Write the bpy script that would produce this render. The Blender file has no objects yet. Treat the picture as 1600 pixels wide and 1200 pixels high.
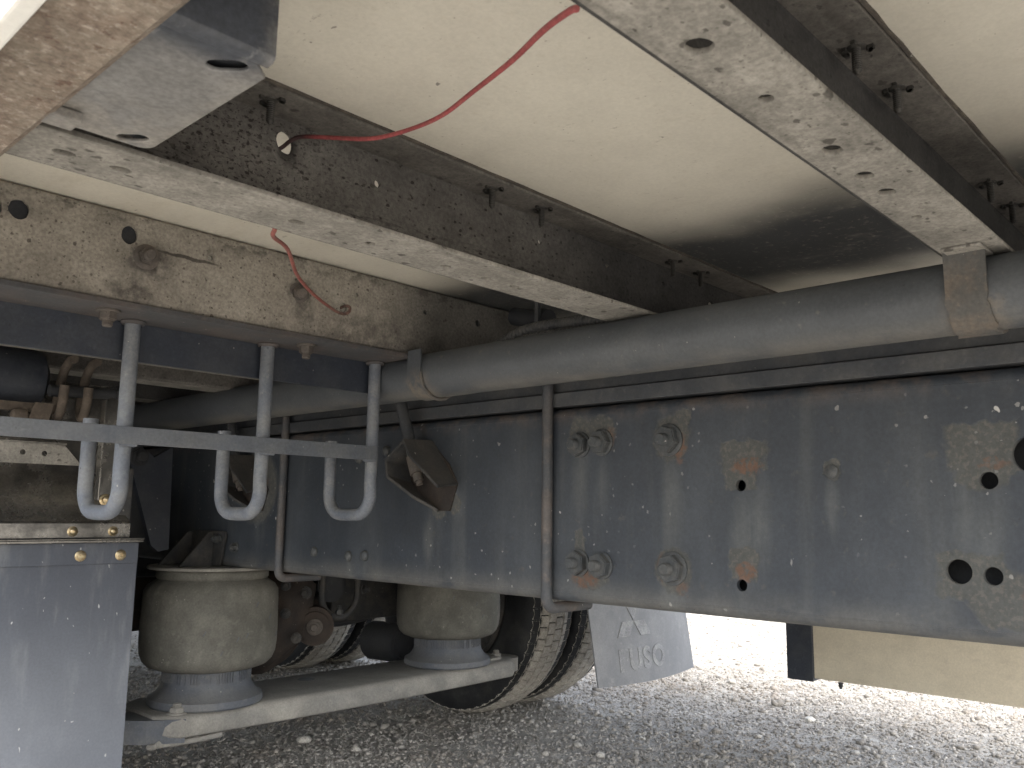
import bpy, bmesh, math, random
import numpy as np
from mathutils import Vector, Matrix, noise as mnoise

random.seed(7); rng = np.random.default_rng(7)
S = bpy.context.scene
COL = S.collection
R = math.radians
GZ = -0.70            # ground height; the camera stands at the origin, x across the truck, y towards its front

# ------------------------------------------------------------------ camera
cd = bpy.data.cameras.new('camera'); cam = bpy.data.objects.new('camera', cd); COL.objects.link(cam)
cm = np.array([[0.683, -0.117, -0.721], [-0.73, -0.092, -0.677], [0.013, 0.989, -0.148]])
u, _, vt = np.linalg.svd(cm); cm = u @ vt
cam.matrix_world = Matrix([[*cm[0], 0], [*cm[1], 0], [*cm[2], 0], [0, 0, 0, 1]])
cd.sensor_width = 36; cd.lens = 30.26; cd.clip_start = 0.02; cd.clip_end = 2000
cd.dof.use_dof = True; cd.dof.focus_distance = 1.35; cd.dof.aperture_fstop = 20
S.camera = cam

# ------------------------------------------------------------------ sky, sun, exposure
SUN_EL, SUN_AZ = R(50), R(-148)      # azimuth measured from +y towards +x
w = bpy.data.worlds.new('World'); S.world = w; w.use_nodes = True
nt = w.node_tree; bg = nt.nodes['Background']
sk = nt.nodes.new('ShaderNodeTexSky'); sk.sky_type = 'NISHITA'; sk.sun_disc = False
sk.sun_elevation = SUN_EL; sk.sun_rotation = SUN_AZ; sk.dust_density = 4.0; sk.air_density = 1.0; sk.ozone_density = 0.7
hs = nt.nodes.new('ShaderNodeHueSaturation'); hs.inputs['Saturation'].default_value = 0.55   # thin cloud: the blue washed out
nt.links.new(sk.outputs[0], hs.inputs['Color']); nt.links.new(hs.outputs[0], bg.inputs[0]); bg.inputs[1].default_value = 0.15
sl = bpy.data.lights.new('sun', 'SUN'); sl.energy = 1.0; sl.angle = R(32); sl.color = (1, 0.95, 0.87)
so = bpy.data.objects.new('sun', sl); COL.objects.link(so)
sd = Vector((math.sin(SUN_AZ) * math.cos(SUN_EL), math.cos(SUN_AZ) * math.cos(SUN_EL), math.sin(SUN_EL)))
so.rotation_euler = sd.to_track_quat('Z', 'Y').to_euler(); so.location = (10, 5, 15)
vs = S.view_settings; vs.view_transform = 'Standard'; vs.look = 'None'; vs.exposure = 2.42; vs.gamma = 1; vs.use_curve_mapping = False
S.render.engine = 'CYCLES'
S.cycles.max_bounces = 8; S.cycles.diffuse_bounces = 6; S.cycles.glossy_bounces = 4

# ------------------------------------------------------------------ materials
def N(nt, t, **kw):
    n = nt.nodes.new(t)
    for k, v in kw.items(): setattr(n, k, v)
    return n

class Mat:
    """a principled material built up from colour layers mixed by procedural masks (in metres)"""
    def __init__(s, name, base, rough=0.6, metallic=0.0, spec=0.4, coord='Position'):
        s.m = bpy.data.materials.new(name); s.m.use_nodes = True; s.nt = s.m.node_tree
        s.p = s.nt.nodes['Principled BSDF']
        s.p.inputs['Roughness'].default_value = rough; s.p.inputs['Metallic'].default_value = metallic
        s.p.inputs['Specular IOR Level'].default_value = spec
        c = N(s.nt, 'ShaderNodeRGB'); c.outputs[0].default_value = (*base, 1); s.c = c.outputs[0]
        if coord == 'Position': s.co = N(s.nt, 'ShaderNodeNewGeometry').outputs['Position']
        else: s.co = N(s.nt, 'ShaderNodeTexCoord').outputs['Object']
        s.h = None
    def L(s, a, b): s.nt.links.new(a, b)
    def scaled(s, sc, off=(0, 0, 0)):
        m = N(s.nt, 'ShaderNodeMapping'); m.inputs['Scale'].default_value = sc; m.inputs['Location'].default_value = off
        s.L(s.co, m.inputs[0]); return m.outputs[0]
    def noise(s, scale, stretch=(1, 1, 1), detail=4, rough=0.6, off=0.0):
        n = N(s.nt, 'ShaderNodeTexNoise'); n.inputs['Scale'].default_value = scale
        n.inputs['Detail'].default_value = detail; n.inputs['Roughness'].default_value = rough
        s.L(s.scaled(stretch, (off, off * 1.7, off * .6)), n.inputs['Vector']); return n.outputs['Fac']
    def ramp(s, f, lo, hi, out=1.0, lo_out=0.0):
        r = N(s.nt, 'ShaderNodeMapRange', interpolation_type='SMOOTHSTEP')
        r.inputs[1].default_value = lo; r.inputs[2].default_value = hi
        r.inputs[3].default_value = lo_out; r.inputs[4].default_value = out
        s.L(f, r.inputs[0]); return r.outputs[0]
    def dots(s, scale, rad, thin=0.5, stretch=(1, 1, 1), soft=.35, off=0.0):
        """irregular speckles: cells of a voronoi, only a share of them filled"""
        v = N(s.nt, 'ShaderNodeTexVoronoi', feature='F1'); v.inputs['Scale'].default_value = scale
        nz = N(s.nt, 'ShaderNodeTexNoise'); nz.inputs['Scale'].default_value = scale * 2.2; nz.inputs['Detail'].default_value = 2
        a = N(s.nt, 'ShaderNodeVectorMath', operation='MULTIPLY_ADD')
        k = 0.55 / scale; a.inputs[1].default_value = (k, k, k)
        b = s.scaled(stretch, (off, off, off)); s.L(b, nz.inputs['Vector']); s.L(nz.outputs['Color'], a.inputs[0]); s.L(b, a.inputs[2])
        s.L(a.outputs[0], v.inputs['Vector'])
        sep = N(s.nt, 'ShaderNodeSeparateColor'); s.L(v.outputs['Color'], sep.inputs[0])
        # radius varies per cell, cells under 'thin' are empty
        rr = s.ramp(sep.outputs[0], thin, 1.0, rad)
        d = N(s.nt, 'ShaderNodeMath', operation='SUBTRACT'); s.L(rr, d.inputs[0]); s.L(v.outputs['Distance'], d.inputs[1])
        return s.ramp(d.outputs[0], 0.0, rad * soft)
    def mul(s, a, b):
        m = N(s.nt, 'ShaderNodeMath', operation='MULTIPLY')
        for i, q in enumerate((a, b)):
            if isinstance(q, (int, float)): m.inputs[i].default_value = q
            else: s.L(q, m.inputs[i])
        return m.outputs[0]
    def add(s, a, b):
        m = N(s.nt, 'ShaderNodeMath', operation='ADD', use_clamp=True)
        for i, q in enumerate((a, b)):
            if isinstance(q, (int, float)): m.inputs[i].default_value = q
            else: s.L(q, m.inputs[i])
        return m.outputs[0]
    def col(s, mask, color, k=1.0):
        mx = N(s.nt, 'ShaderNodeMix', data_type='RGBA'); s.L(s.mul(mask, k), mx.inputs[0])
        s.L(s.c, mx.inputs[6]); mx.inputs[7].default_value = (*color, 1); s.c = mx.outputs[2]; return s
    def rough(s, mask, a, b):
        s.L(s.ramp(mask, 0, 1, b, a), s.p.inputs['Roughness']); return s
    def spot(s, c, h, soft=0.35, warp=0.012, wscale=60, box=False):
        """soft mask round world point c with half sizes h, edge broken by noise"""
        if not hasattr(s, '_w'): s._w = {}
        key = (warp, wscale)
        if key not in s._w:
            nz = N(s.nt, 'ShaderNodeTexNoise'); nz.inputs['Scale'].default_value = wscale; nz.inputs['Detail'].default_value = 3
            s.L(s.co, nz.inputs['Vector'])
            a = N(s.nt, 'ShaderNodeVectorMath', operation='MULTIPLY_ADD'); a.inputs[1].default_value = (warp * 2,) * 3
            sb = N(s.nt, 'ShaderNodeVectorMath', operation='SUBTRACT'); sb.inputs[1].default_value = (warp,) * 3
            s.L(nz.outputs['Color'], a.inputs[0]); s.L(s.co, a.inputs[2]); s.L(a.outputs[0], sb.inputs[0]); s._w[key] = sb.outputs[0]
        q = N(s.nt, 'ShaderNodeVectorMath', operation='SUBTRACT'); s.L(s._w[key], q.inputs[0]); q.inputs[1].default_value = c
        d = N(s.nt, 'ShaderNodeVectorMath', operation='DIVIDE'); s.L(q.outputs[0], d.inputs[0]); d.inputs[1].default_value = h
        if box:
            ab = N(s.nt, 'ShaderNodeVectorMath', operation='ABSOLUTE'); s.L(d.outputs[0], ab.inputs[0])
            sp = N(s.nt, 'ShaderNodeSeparateXYZ'); s.L(ab.outputs[0], sp.inputs[0])
            m1 = N(s.nt, 'ShaderNodeMath', operation='MAXIMUM'); s.L(sp.outputs[0], m1.inputs[0]); s.L(sp.outputs[1], m1.inputs[1])
            m2 = N(s.nt, 'ShaderNodeMath', operation='MAXIMUM'); s.L(m1.outputs[0], m2.inputs[0]); s.L(sp.outputs[2], m2.inputs[1]); o = m2.outputs[0]
        else:
            ln = N(s.nt, 'ShaderNodeVectorMath', operation='LENGTH'); s.L(d.outputs[0], ln.inputs[0]); o = ln.outputs['Value']
        return s.ramp(o, 1.0, 1.0 - soft)
    def height(s, f, k):
        f = s.mul(f, k)
        if s.h is None: s.h = f
        else:
            m = N(s.nt, 'ShaderNodeMath', operation='ADD'); s.L(s.h, m.inputs[0]); s.L(f, m.inputs[1]); s.h = m.outputs[0]
        return s
    def up(s, lo=0.3, hi=0.9):
        g = N(s.nt, 'ShaderNodeNewGeometry'); sp = N(s.nt, 'ShaderNodeSeparateXYZ'); s.L(g.outputs['Normal'], sp.inputs[0])
        return s.ramp(sp.outputs[2], lo, hi)
    def axis(s, i, lo, hi):
        sp = N(s.nt, 'ShaderNodeSeparateXYZ'); s.L(s.co, sp.inputs[0]); return s.ramp(sp.outputs[i], lo, hi)
    def done(s, dist=0.001, strength=1.0, grime=1.0):
        # fine grime at several sizes, so that no surface is even
        g1 = s.ramp(s.noise(230, detail=5, rough=.7, off=11), .30, .70, 1 + .22 * grime, 1 - .24 * grime); g2 = s.ramp(s.noise(17, detail=6, rough=.65, off=13), .30, .70, 1 + .16 * grime, 1 - .16 * grime)
        vm = N(s.nt, 'ShaderNodeVectorMath', operation='SCALE'); s.L(s.c, vm.inputs[0]); s.L(s.mul(g1, g2), vm.inputs[3])
        s.L(vm.outputs[0], s.p.inputs['Base Color'])
        if s.h is not None:
            b = N(s.nt, 'ShaderNodeBump'); b.inputs['Distance'].default_value = dist; b.inputs['Strength'].default_value = strength
            s.L(s.h, b.inputs['Height']); s.L(b.outputs[0], s.p.inputs['Normal'])
        return s.m

RUST = (0.125, 0.066, 0.042)
def rail_material():
    m = Mat('rail_paint', (0.032, 0.038, 0.047), rough=0.5, spec=0.4)
    m.col(m.ramp(m.noise(7, (1, 1, .35), 5), .42, .72), (0.055, 0.062, 0.071), .75)      # chalking, drawn downwards
    m.col(m.ramp(m.noise(22, (1, 1, .10), 3, off=3), .5, .75), (0.08, 0.084, 0.084), .45)    # thin run marks
    m.col(m.ramp(m.noise(60, (1, 1, 1), 5, off=5), .58, .75), (0.075, 0.07, 0.062), .5)
    zlow = m.axis(2, -0.085, -0.137); m.col(m.mul(zlow, m.ramp(m.noise(25, (1, .5, 1), 5, off=1), .25, .6)), (0.15, 0.142, 0.125), .5)   # road dust on the lower edge
    zt = m.axis(2, 0.130, 0.170); m.col(m.mul(zt, m.ramp(m.noise(30, off=2), .4, .65)), (0.15, 0.115, 0.09), .55)
    # dirt runs below the bolts and holes
    nA = m.ramp(m.noise(40, (1, 1, .15), 3), .25, .6); nB = m.ramp(m.noise(120, detail=4, off=3), .35, .55)
    for (y, z, hy, hz, k) in ((.672, 0.015, .026, .095, .55), (.84, .045, .022, .06, .4), (.795, .045, .018, .06, .4), (.558, -.03, .035, .085, .6), (.535, -.01, .018, .09, .5),
                              (.442, .012, .012, .055, .6), (.672, -.125, .025, .05, .5), (.565, -.14, .022, .06, .6), (.275, -.01, .035, .10, .5), (.30, .02, .02, .09, .4),
                              (1.19, -.055, .022, .06, .6), (1.11, .01, .015, .035, .5), (.80, -.12, .03, .03, .4), (1.42, -.12, .012, .035, .5), (1.37, -.12, .012, .035, .5),
                              (1.90, -.02, .05, .09, .4), (1.76, -.03, .03, .08, .4)):
        m.col(m.mul(m.spot((1.05, y, z), (.2, hy, hz), .8, .006, 30), nA), (0.105, 0.110, 0.108), k * .8)
    # scabs where the paint has come away: dull primer first, rust in it
    scab = None
    for (y, z, hy, hz, bx) in ((.838, .122, .026, .030, 0), (.798, .124, .030, .030, 0), (.673, .108, .034, .036, 0), (.655, .135, .016, .016, 0), (.562, .080, .036, .022, 1), (.566, .055, .026, .022, 1),
                               (.565, -.062, .023, .024, 1), (.82, -.093, .040, .022, 0), (.672, -.077, .034, .036, 0), (.272, .080, .040, .030, 1), (.272, .052, .032, .024, 0),
                               (.290, -.062, .040, .028, 1), (.262, -.085, .040, .035, 0), (.225, -.09, .045, .035, 0), (.442, .060, .014, .014, 0), (1.125, .015, .022, .02, 0), (.84, -.05, .012, .03, 0),
                               (1.16, .005, .02, .02, 0), (1.78, .05, .09, .09, 0)):
        t = m.spot((1.05, y, z), (.2, hy, hz), .22, .011, 70, bool(bx))
        scab = t if scab is None else m.add(scab, t)
    m.col(scab, (0.072, 0.074, 0.070), .85)
    m.col(m.mul(scab, m.ramp(m.noise(140, detail=4), .48, .62)), (0.115, 0.107, 0.094), .5)
    for (y, z, hy, hz, k) in ((.556, .066, .026, .014, .9), (.56, -.073, .018, .015, .9), (.828, -.098, .032, .015, .9), (.66, .095, .012, .03, .8), (.78, .115, .012, .02, .5), (.66, -.10, .014, .014, .5),
                              (.262, .060, .020, .008, .6), (.225, -.085, .02, .02, .5), (.69, -.075, .008, .025, .6), (1.78, .06, .05, .05, .7)):
        m.col(m.mul(m.spot((1.05, y, z), (.2, hy, hz), .4, .010, 80), nB), RUST, k * .85)
    cl = m.ramp(m.noise(7, detail=3, off=21), .44, .62)
    m.col(m.mul(m.dots(95, .24, .80, off=2), cl), (0.26, 0.26, 0.25), .7)
    m.col(m.mul(m.dots(34, .11, .90, (1, 1, .7), off=9), m.add(cl, .35)), (0.52, 0.51, 0.48), .8)
    m.col(m.dots(150, .2, .85, off=5), (0.02, 0.02, 0.02), .6)
    m.height(m.noise(8, detail=3), .5); m.height(m.noise(160, detail=4), .25); m.height(scab, -.5)
    m.rough(scab, .52, .85)
    return m.done(.0012, .7, .5)

def pitted(name, base, dark, speck=1.0, spec=.3, streak=True):
    """dust-caked galvanised steel with rust pits"""
    m = Mat(name, base, rough=.78, spec=spec)
    m.col(m.ramp(m.noise(14, detail=5), .38, .66), tuple(c * .70 for c in base), .8)
    m.col(m.ramp(m.noise(45, (1, 1, 1), 5, off=4), .5, .7), tuple(min(1, c * 1.25) for c in base), .5)
    if streak: m.col(m.ramp(m.noise(26, (.25, 1, 1), 4, off=8), .56, .70), dark, .35 * speck)
    m.col(m.dots(55, .30, .62, (.8, 1, 1)), dark, .65 * speck)
    m.col(m.dots(120, .33, .60, (.6, 1, 1), off=3), dark, .6 * speck)
    m.col(m.dots(240, .35, .6, off=6), dark, .45 * speck)
    m.height(m.noise(60, detail=5), .5); m.height(m.dots(120, .33, .6, (.6, 1, 1), off=3), -.5)
    return m.done(.001, .6)

def web_first():
    m = Mat('web_rusted_dark', (0.165, 0.155, 0.142), rough=.8, spec=.25)
    m.col(m.ramp(m.noise(10, (.6, 1, 1), 5), .35, .62), (0.105, 0.098, 0.090), .85)
    edge = m.axis(0, .62, .30)
    m.col(m.mul(m.ramp(m.noise(260, (.7, 1, 1.1), 4, .7, off=2), .55, .59), m.add(edge, .12)), (0.022, 0.018, 0.016), .9)
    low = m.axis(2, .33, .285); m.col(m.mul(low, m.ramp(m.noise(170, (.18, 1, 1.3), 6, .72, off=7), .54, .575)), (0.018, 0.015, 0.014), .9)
    m.col(m.dots(170, .38, .40, (.7, 1, 1)), (0.025, 0.020, 0.018), .85)
    m.col(m.dots(160, .36, .5, (.6, 1, 1), off=3), (0.03, 0.025, 0.02), .6)
    m.col(m.axis(0, .66, 1.0), (0.045, 0.045, 0.046), .72)  # web darkened towards the rail, part of it painted-in shade
    m.col(m.spot((.435, .70, .35), (.018, .05, .02), .7), (0.012, 0.012, 0.012), .8)
    m.height(m.noise(70, detail=5), .6)
    return m.done(.0012, .7)

def web_second():
    m = Mat('web_beige_rusted', (0.275, 0.252, 0.215), rough=.8, spec=.25)
    m.col(m.ramp(m.noise(9, (.7, 1, 1), 5), .40, .68), (0.20, 0.18, 0.152), .8)
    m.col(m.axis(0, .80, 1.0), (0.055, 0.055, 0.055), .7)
    for (x, z, hx, hz, k) in ((.472, .329, .030, .026, .95), (.706, .327, .028, .024, .95), (.479, .322, .05, .035, .75), (.455, .280, .05, .03, .8), (.717, .330, .028, .028, .85), (.72, .300, .028, .035, .5), (.30, .355, .06, .02, .5), (.562, .352, .010, .010, .9), (.86, .290, .20, .035, .5), (.80, .270, .3, .014, .4)):
        m.col(m.mul(m.spot((x, 1.11, z), (hx, .2, hz), .85, .012, 50), m.ramp(m.noise(60, detail=5), .3, .6)), (0.045, 0.04, 0.038), k)
    m.col(m.spot((.53, 1.11, .341), (.06, .2, .0035), .5, .004, 50), (0.03, 0.025, 0.022), .8)
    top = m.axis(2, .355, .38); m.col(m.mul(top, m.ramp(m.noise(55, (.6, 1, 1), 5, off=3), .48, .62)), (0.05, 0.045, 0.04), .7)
    m.col(m.dots(75, .28, .66), (0.05, 0.042, 0.035), .8)
    m.col(m.dots(150, .34, .55, off=3), (0.06, 0.05, 0.042), .7)
    m.col(m.dots(260, .36, .55, off=7), (0.08, 0.07, 0.06), .6)
    m.height(m.noise(60, detail=5), .5)
    return m.done(.001, .6)

def panel_cream():
    m = Mat('cream_panel', (0.57, 0.54, 0.465), rough=.42, spec=.45)
    m.col(m.ramp(m.noise(3.5, (1, .7, 1), 3), .42, .66), (0.49, 0.46, 0.39), .7)
    m.col(m.ramp(m.noise(9, (1, .35, 1), 6, .7, off=7), .56, .70), (0.46, 0.42, 0.34), .45)
    m.col(m.mul(m.ramp(m.noise(70, (1, .4, 1), 6, .75, off=17), .60, .68), m.ramp(m.noise(6, off=19), .45, .6)), (0.22, 0.19, 0.15), .6)
    # shade over rail and tube painted in with soot, a ragged band along the rail
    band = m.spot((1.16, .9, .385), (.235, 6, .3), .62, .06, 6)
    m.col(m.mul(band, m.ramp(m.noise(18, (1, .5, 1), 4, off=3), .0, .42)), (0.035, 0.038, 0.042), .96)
    m.col(m.ramp(m.noise(120, (1, 1, 1), 5, off=1), .56, .72), (0.48, 0.44, 0.36), .35)
    m.col(m.dots(24, .075, .78, (1, .6, 1)), (0.10, 0.09, 0.08), .8)
    m.col(m.dots(75, .13, .80, (1, .6, 1), off=4), (0.14, 0.12, 0.10), .75)
    m.col(m.dots(150, .2, .8, off=2), (0.26, 0.22, 0.17), .6)
    m.height(m.noise(3, detail=2), 1.5); m.height(m.noise(350, detail=3), .12)
    return m.done(.003, .35, .22)

def tube_grey():
    m = Mat('tube_grey', (0.060, 0.066, 0.073), rough=.50, spec=.45)
    m.col(m.ramp(m.noise(6, (1, .5, 1), 4), .4, .7), (0.083, 0.088, 0.092), .7)
    low = m.axis(2, .212, .186); m.col(m.mul(low, m.ramp(m.noise(22, (1, .4, 1), 5), .3, .62)), (0.17, 0.158, 0.135), .6)
    m.col(m.ramp(m.noise(90, detail=5, off=3), .6, .75), (0.15, 0.14, 0.12), .4)
    m.col(m.dots(38, .10, .84), (0.5, 0.48, 0.42), .8); m.col(m.dots(110, .15, .8, off=3), (0.03, 0.03, 0.03), .6); m.col(m.dots(110, .15, .85, off=8), (0.3, 0.29, 0.26), .6)
    for y in (1.085, .24):
        m.col(m.mul(m.spot((.92, y, .20), (.08, .045, .04), .8, .01, 40), m.ramp(m.noise(60), .35, .6)), (0.19, 0.155, 0.115), .6)
    m.height(m.noise(90, detail=4), .3)
    return m.done(.001, .5, .5)

def dusty(name, base, dust, k=.7, rough=.65, spec=.4, scale=18, specks=.6, coord='Position'):
    m = Mat(name, base, rough=rough, spec=spec, coord=coord)
    m.col(m.ramp(m.noise(scale, detail=5), .38, .68), dust, k)
    m.col(m.ramp(m.noise(scale * 5, detail=4, off=4), .56, .72), tuple(c * 1.3 for c in dust), .35)
    m.col(m.mul(m.up(), .8), dust, .7)
    m.col(m.dots(90, .16, .8), (0.42, 0.40, 0.36), specks)
    m.col(m.dots(130, .2, .82, off=4), (0.02, 0.02, 0.02), specks)
    m.height(m.noise(scale * 7, detail=4), .4)
    return m.done(.001, .5, .6)

M = {}
M['rail'] = rail_material()
M['flange'] = pitted('flange_galvanised', (0.235, 0.222, 0.196), (0.055, 0.05, 0.043), 1.25)
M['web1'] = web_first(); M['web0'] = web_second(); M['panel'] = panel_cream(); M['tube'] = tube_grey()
M['topflange'] = pitted('top_flange_grimy', (0.135, 0.125, 0.112), (0.03, 0.026, 0.023), .9)
M['webdark'] = pitted('web_grimy_dark', (0.055, 0.053, 0.051), (0.015, 0.015, 0.015), .8)
M['sub'] = dusty('subframe_black', (0.040, 0.044, 0.050), (0.085, 0.083, 0.078), .5, .55)
M['angle'] = dusty('angle_blueblack', (0.026, 0.031, 0.042), (0.055, 0.058, 0.064), .5, .5)
M['angle_low'] = dusty('angle_rusty_lip', (0.058, 0.058, 0.060), (0.095, 0.076, 0.066), .6, .75)
M['hook'] = dusty('hook_grey_paint', (0.105, 0.118, 0.140), (0.19, 0.19, 0.182), .55, .55, scale=22)
M['hookbar'] = dusty('hook_bar_paint', (0.085, 0.095, 0.112), (0.135, 0.137, 0.137), .5, .5, specks=.3)
M['bolt'] = dusty('bolt_grimy', (0.045, 0.050, 0.054), (0.092, 0.089, 0.082), .5, .55, scale=60)
M['boltrust'] = dusty('bolt_rusty', (0.075, 0.066, 0.058), (0.12, 0.10, 0.085), .7, .7, scale=60)
M['screwdark'] = dusty('screw_dark', (0.035, 0.033, 0.03), (0.07, 0.065, 0.055), .5, .6, scale=80, specks=0)
M['ubolt'] = dusty('u_bolt_dark', (0.050, 0.054, 0.060), (0.125, 0.10, 0.082), .5, .6, scale=14)
M['rubber'] = dusty('air_spring_rubber', (0.10, 0.098, 0.086), (0.165, 0.160, 0.140), .85, .75, .25, scale=9, specks=.5)
M['piston'] = dusty('piston_grey', (0.085, 0.094, 0.110), (0.15, 0.15, 0.145), .6, .6, scale=12)
M['beam'] = dusty('beam_dusty', (0.20, 0.195, 0.182), (0.32, 0.305, 0.27), .85, .8, .25, scale=7, specks=.35)
M['bracket'] = dusty('bracket_grimy', (0.032, 0.034, 0.036), (0.075, 0.068, 0.060), .7, .75, scale=28)
M['brown'] = dusty('axle_brown', (0.030, 0.026, 0.024), (0.062, 0.046, 0.036), .7, .8, .25, scale=12)
M['black'] = dusty('chassis_black', (0.022, 0.024, 0.028), (0.045, 0.045, 0.045), .5, .7, scale=12, specks=.15)
M['hose'] = dusty('hose_brown', (0.075, 0.060, 0.048), (0.14, 0.115, 0.09), .7, .8, scale=40)
m = Mat('sill_underside', (0.235, 0.198, 0.16), rough=.9, spec=.15)
m.col(m.ramp(m.noise(55, detail=5, rough=.7), .40, .62), (0.17, 0.132, 0.105), .85); m.col(m.ramp(m.noise(140, detail=5, rough=.7, off=4), .52, .66), (0.36, 0.32, 0.27), .7)
m.col(m.ramp(m.noise(90, detail=4, off=9), .60, .68), (0.12, 0.075, 0.055), .7); m.height(m.noise(70, detail=6, rough=.7), 2.0); M['sill'] = m.done(.002, .9)
m = Mat('plate_shade_dusty', (0.045, 0.050, 0.060), rough=.40, spec=.5)  # upright's dark reflection put into the base colour, underside dusted lighter
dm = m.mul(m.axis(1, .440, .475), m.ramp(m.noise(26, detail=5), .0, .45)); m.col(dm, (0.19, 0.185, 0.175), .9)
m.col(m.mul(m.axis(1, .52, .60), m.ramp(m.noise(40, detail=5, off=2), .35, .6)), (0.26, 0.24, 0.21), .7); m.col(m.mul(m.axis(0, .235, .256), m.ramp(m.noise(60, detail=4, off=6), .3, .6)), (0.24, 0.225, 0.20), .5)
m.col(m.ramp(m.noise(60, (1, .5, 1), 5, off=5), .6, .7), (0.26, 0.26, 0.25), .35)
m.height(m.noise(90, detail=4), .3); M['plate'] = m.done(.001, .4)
M['seam'] = dusty('seam_sealant', (0.06, 0.052, 0.045), (0.11, 0.095, 0.075), .7, .9, scale=60)
M['conduit'] = dusty('conduit_black', (0.060, 0.062, 0.066), (0.11, 0.108, 0.10), .5, .5, specks=0)
m = Mat('side_guard_aluminium', (0.60, 0.54, 0.42), rough=.5, spec=.5); m.col(m.ramp(m.noise(5, (1, .4, 1), 4), .35, .7), (0.52, 0.46, 0.35), .6); m.col(m.ramp(m.noise(60, (1, .4, 1), 5), .5, .75), (0.46, 0.41, 0.32), .4)
m.col(m.dots(38, .14, .7), (0.10, 0.08, 0.05), .8); m.col(m.dots(80, .18, .7, off=4), (0.16, 0.12, 0.08), .7); M['guard'] = m.done(grime=.35)

m = Mat('stainless', (0.25, 0.24, 0.22), rough=.2, metallic=.85); m.col(m.ramp(m.noise(12, detail=4), .4, .7), (0.17, 0.16, 0.145), .7)
m.rough(m.ramp(m.noise(20, detail=4), .3, .7), .12, .32); m.height(m.noise(6, detail=2), 1.0); M['stainless'] = m.done(.001, .4)
m = Mat('gold_screw', (0.50, 0.43, 0.29), rough=.45, metallic=1.0); m.col(m.ramp(m.noise(200), .45, .6), (0.35, 0.24, 0.12), .6); M['gold'] = m.done()
m = Mat('red_wire', (0.27, 0.060, 0.062), rough=.6)
m.col(m.ramp(m.noise(90, detail=3), .45, .7), (0.30, 0.10, 0.085), .6); m.col(m.spot((.43, .71, .362), (.03, .035, .03), .6), (0.03, 0.02, 0.02), .95); M['wire'] = m.done()
m = Mat('red_wire_dirty', (0.26, 0.085, 0.07), rough=.6)
m.col(m.axis(0, .70, .78), (0.07, 0.055, 0.045), .9); m.col(m.ramp(m.noise(90), .45, .7), (0.22, 0.12, 0.10), .6); M['wire2'] = m.done()

def flap_near():
    m = Mat('mud_flap_rubber', (0.046, 0.054, 0.072), rough=.42, spec=.5)
    m.col(m.ramp(m.noise(7, (1, 1, .5), 4), .35, .7), (0.058, 0.068, 0.086), .8)
    m.col(m.ramp(m.noise(30, (1, 1, .2), 4, off=3), .5, .75), (0.20, 0.21, 0.22), .4)
    m.col(m.axis(2, -.10, -.40), (0.17, 0.184, 0.208), .55)
    m.col(m.dots(36, .12, .70, (1, 1, .45)), (0.55, 0.56, 0.55), .65); m.col(m.dots(95, .16, .72, (1, 1, .6), off=5), (0.42, 0.43, 0.42), .65)
    m.height(m.noise(5, detail=2), 1); return m.done(.002, .4, .35)
M['flap'] = flap_near()
m = Mat('mud_flap_far', (0.20, 0.205, 0.215), rough=.5); m.col(m.ramp(m.noise(9, (1, 1, .6), 5), .35, .7), (0.29, 0.29, 0.295), .8)
m.col(m.ramp(m.noise(40, detail=5), .55, .75), (0.36, 0.355, 0.34), .4); m.height(m.noise(5), 1); M['flap2'] = m.done(.002, .4, .4)
m = Mat('flap_emboss', (0.34, 0.34, 0.335), rough=.6); m.col(m.ramp(m.noise(34, detail=5), .34, .56), (0.27, 0.272, 0.28), .9); M['logo'] = m.done()
m = Mat('tyre_tread', (0.37, 0.345, 0.305), rough=.85, spec=.2); m.col(m.ramp(m.noise(30, detail=5), .4, .65), (0.46, 0.43, 0.375), .8)
m.col(m.ramp(m.noise(150, detail=3), .5, .7), (0.26, 0.24, 0.21), .5); M['tread'] = m.done()
m = Mat('tyre_sidewall', (0.022, 0.023, 0.025), rough=.6, spec=.3); m.col(m.ramp(m.noise(14, detail=5), .45, .7), (0.05, 0.049, 0.046), .6); M['tyre'] = m.done()
m = Mat('rim_steel', (0.07, 0.07, 0.07), rough=.6); m.col(m.ramp(m.noise(20, detail=4), .4, .7), (0.13, 0.115, 0.10), .7); M['rim'] = m.done()
m = Mat('unseen_body_pale', (0.75, 0.74, 0.70), rough=.4); m.col(m.ramp(m.noise(2), .4, .7), (0.66, 0.65, 0.6), .6); M['body'] = m.done(grime=.2)

m = Mat('ground_grit', (0.32, 0.305, 0.275), rough=.95, spec=.15)
m.col(m.ramp(m.noise(1.6, detail=5), .38, .62), (0.36, 0.345, 0.31), .8)
m.col(m.ramp(m.noise(14, detail=6, off=3), .42, .62), (0.23, 0.212, 0.188), .7)
m.col(m.dots(55, .5, .3), (0.45, 0.43, 0.38), .55); m.col(m.dots(95, .5, .4, off=4), (0.14, 0.13, 0.115), .6); m.col(m.dots(160, .5, .4, off=7), (0.5, 0.48, 0.43), .5)
m.height(m.dots(55, .5, .3, soft=.9), 1.6); m.height(m.dots(95, .5, .4, soft=.9, off=4), 1.0); m.height(m.noise(40, detail=6), 1.2); M['ground'] = m.done(.008, .9)
g = Mat('gravel_stone', (0.3, 0.28, 0.25), rough=.9, spec=.2)
at = N(g.nt, 'ShaderNodeAttribute', attribute_name='shade'); rp = N(g.nt, 'ShaderNodeValToRGB')
g.L(at.outputs['Fac'], rp.inputs[0]); e = rp.color_ramp.elements
e[0].position = 0; e[0].color = (.16, .15, .135, 1); e[1].position = 1; e[1].color = (.56, .54, .49, 1)
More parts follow.
